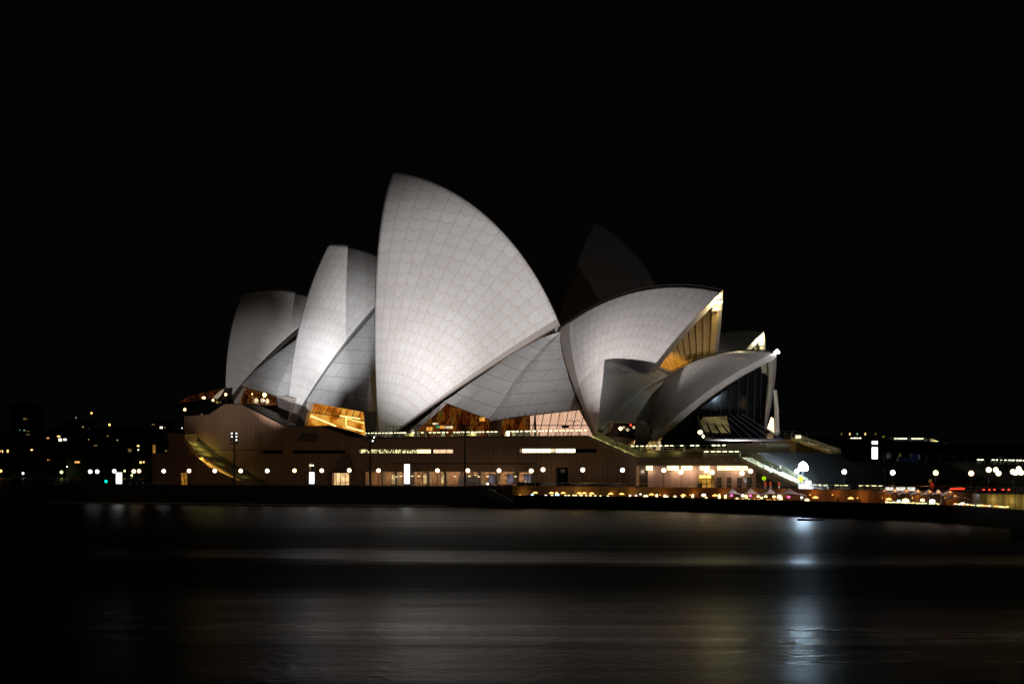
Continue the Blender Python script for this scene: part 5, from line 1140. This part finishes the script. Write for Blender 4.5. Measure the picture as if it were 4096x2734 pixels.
for i in range(22):
    x = 14 + i * 32 + rh.uniform(-8, 8); y = rh.uniform(1700, 1850)
    if x > 700: y = rh.uniform(1690, 1705); x = 640
    Y = 1000 + (1860 - y) * 1.3; cc = rh.choice('oydydwo'); n = rh.choice((1, 1, 2, 3))
    house('small dark far house with tiny %s windows, %s such house counting rightward' % ({'o': 'orange', 'y': 'yellow', 'd': 'dim amber', 'w': 'white'}[cc], ORD[i]), x, y, Y, rh.uniform(7, 12), rh.uniform(4, 8), [(x + (k - n / 2) * 7, y + rh.uniform(-1, 1), rh.choice((2, 3, 4)), rh.choice((2, 3, 4)), cc) for k in range(n)])
m_ = thing('distant_tower', at(305, 1705, 1260), 'slender far radio tower with a column of tiny lights', 'tower'); m = MB(); m.tube([(0, 0, -30), (0, 0, 10)], .8, 4, r2=.3); m.build('lattice_mast', DARKM, m_)
for k in range(5): m = MB(); m.box((0, -.9, k * 2.05 - 1.5), (.35, .2, .5)); m.build('beacon', WC['w'], m_)
FL = {'o': glow('far_lamp_orange', (1, .42, .1), 5), 'w': glow('far_lamp_white', (.9, 1, .95), 5), 'g': glow('far_lamp_lime', (.75, 1, .2), 7), 't': glow('far_lamp_teal', (.0, .9, .5), 8)}
for i, (x, y, r, cc, lab) in enumerate(((3, 1882, .75, 'o', 'orange far street lamp at the left edge by the water'), (92, 1892, .6, 'w', 'white far shore lamp near the water'), (246, 1887, .8, 'g', 'lime green far street lamp above the dark sea wall'), (198, 1815, .65, 'g', 'upper of two close lime green far lamps'), (201, 1820, .7, 'g', 'lower of two close lime green far lamps'),
  (424, 1924, .7, 't', 'teal green navigation light behind the sea wall'), (255, 1719, .5, 'w', 'white far lamp above an orange one on the hill'), (257, 1734, .55, 'o', 'orange far lamp just below a white one on the hill'), (366, 1651, .7, 'o', 'highest single orange far light over the hill'), (438, 1698, .8, 'o', 'deep orange round far light on the hilltop'), (379, 1815, .4, 'w', 'small white far lamp above the globe lamps'),
  (499, 1882, .5, 'g', 'small green far lamp between the white and warm globes'), (527, 1900, .5, 'g', 'small green far lamp just below the warm globe pair'), (7, 1817, .8, 'w', 'bright white far lamp below the arched windows'), (549, 1801, .5, 'w', 'white far lamp beneath the tall narrow house windows'), (63, 1766, .35, 'o', 'tiny orange far lamp over the low house'), (119, 1768, .3, 'o', 'tiny dim orange far lamp right of the tower'), (348, 1713, .25, 'w', 'tiny white far lamp on the hill'), (395, 1847, .35, 'w', 'tiny pale far lamp right of the long orange window'), (268, 1865, .3, 'w', 'tiny pale far lamp above the sea wall'), (781, 1694, .3, 'w', 'tiny pale far lamp beyond the podium corner'))):
    if x == 781: x, y = 728, 1711
    Y = 960 if y > 1860 else 1000 + (1880 - y) * 1.2
    if cc == 't': Y = 640; r = .45
    p = at(x, y, Y); zb = min(p.z - 3, hz(p.x, p.y)); t = thing('distant_lamp', p, lab, 'street lamp', 'lamps on the far shore')
    m = MB(); m.lathe((0, 0, 0), [(0, -r)] + [(r * sin(pi * k / 6), -r * cos(pi * k / 6)) for k in range(1, 6)] + [(0, r)], 8); m.build('globe', FL[cc], t, smooth=True); m = MB(); m.tube([(0, .1, zb - p.z), (0, .1, -r)], .15, 5); m.build('pole', DARKM, t)
LEAF = plain('dark_foliage', (.035, .05, .02), .8, .5, .3); BARK = plain('bark', (.04, .03, .02), .9)
def make_tree(seed, H, W_):
    r = random.Random(seed); t = thing('distant_tree', ZERO, '', 'tree'); m = MB(); m.tube([(0, 0, -3), (.2, 0, H * .3), (0, .2, H * .62)], .45, 6, r2=.15)
    for k in range(5): a = r.uniform(0, 6.3); m.tube([(0, 0, H * (.3 + .06 * k)), (cos(a) * W_ * .32, sin(a) * W_ * .32, H * (.5 + .07 * k))], .16, 4, r2=.05)
    m.build('trunk', BARK, t); m = MB(); cl = [(r.gauss(0, W_ * .24), r.gauss(0, W_ * .24), H * r.uniform(.42, .95), r.uniform(.12, .24) * W_) for _ in range(14)]
    for cx, cy_, cz, cr in cl:
        for _ in range(42):
            v = Vector((r.gauss(0, 1), r.gauss(0, 1), r.gauss(0, .8))).normalized() * cr * r.uniform(.5, 1.05) + Vector((cx, cy_, cz)); a = Vector((r.gauss(0, 1), r.gauss(0, 1), r.gauss(0, 1))).normalized() * .55; b = a.orthogonal().normalized() * .45; m.face([v - a, v + b, v + a, v - b])
    m.build('crown', LEAF, t, weld=False); return t
TR = [make_tree(i, h, w_) for i, (h, w_) in enumerate(((11, 10), (14, 9), (9, 11)))]
used = [0, 0, 0]; rr = random.Random(5)
kinds = ['rounded', 'tall', 'spreading']; hsn = ['the arched windows', 'the tall tower', 'the lime green lamps', 'the bright two window house', 'the radio tower', 'the greenish veranda', 'the long orange window', 'the narrow house', 'the podium corner']
ti = 0
for k, x in enumerate((15, 60, 105, 150, 195, 235, 275, 318, 345, 400, 450, 480, 515, 560, 590, 600)):
    y = rr.choice((1740, 1775, 1810, 1845)); Y = 975 + (1870 - y) * 1.4; p = at(x, y, Y); ki = k % 3
    t = TR[ki] if not used[ki] else copy_tree(TR[ki]); used[ki] = 1; t.location = (p.x, p.y, hz(p.x, p.y) - .5); t.rotation_euler.z = rr.uniform(0, 6)
    t['label'] = 'dark %s tree on the far hillside, %s tree from the left' % (kinds[ki], ORD[k]); t['group'] = 'trees on the far hillside'
# pavilion beyond the deck, with a row of small arch lamps
t = thing('distant_pavilion', at(3430, 1738, 520), 'far low pavilion with a row of small yellow lamps above the deck', 'building'); m = MB(); m.box((0, 3, -3), (12, 6, 6.5)); m.build('wall', HWALL[0], t)
for dx, cc in ((-5, 'd'), (-2.4, 'y'), (-.1, 'g'), (2.4, 'y'), (5.6, 'd')): m = MB(); m.box((dx, -.1, .25), (.35, .15, .7)); m.build('lamp', WC[cc], t)
m = MB(); m.box((0, 3, .9), (13, 7, .25)); m.build('roof', ROOF, t)
# mooring boat with a leaning pole off the right quay
p = atz(3232, 2080, 0); t = thing('moored_dinghy', p, 'low black dinghy with a leaning pole, on the lit water off the right quay', 'boat')
m = MB(); a = [Vector(v) for v in ((-1.3, -.35, -.1), (1.5, -.4, -.1), (2.1, 0, -.1), (1.5, .4, -.1), (-1.3, .35, -.1))]; b_ = [Vector((v.x * 1.08, v.y * 1.5, .22)) for v in a]; m.hexa(a, b_); m.build('hull', BLACK, t)
m = MB(); m.tube([(-.4, 0, .15), (-1.1, 0, .75)], .06, 5); m.build('pole', BLACK, t)
t = thing('lone_lamp_post', Vector((at(3538, 1876, 262).x, 262, DK)), 'slim unlit lamp post with a flat dark head between two white globes', 'street lamp'); hgt = at(3538, 1876, 262).z - DK; m = MB(); m.tube([(0, 0, 0), (0, 0, hgt)], .05); m.build('pole', DARKM, t); m = MB(); m.box((.2, 0, hgt), (.6, .25, .1)); m.build('lamp_head', DARKM, t)
p = at(3852, 1783, 700); t = thing('distant_lamp', p, 'single pale far light in the black sky right of the deck', 'lamp', 'lamps on the far shore'); m = MB(); m.lathe((0, 0, 0), [(0, -.25), (.28, 0), (0, .25)], 8); m.build('globe', FL['w'], t); m = MB(); m.tube([(0, 0, -9), (0, 0, -.2)], .1); m.build('pole', DARKM, t)
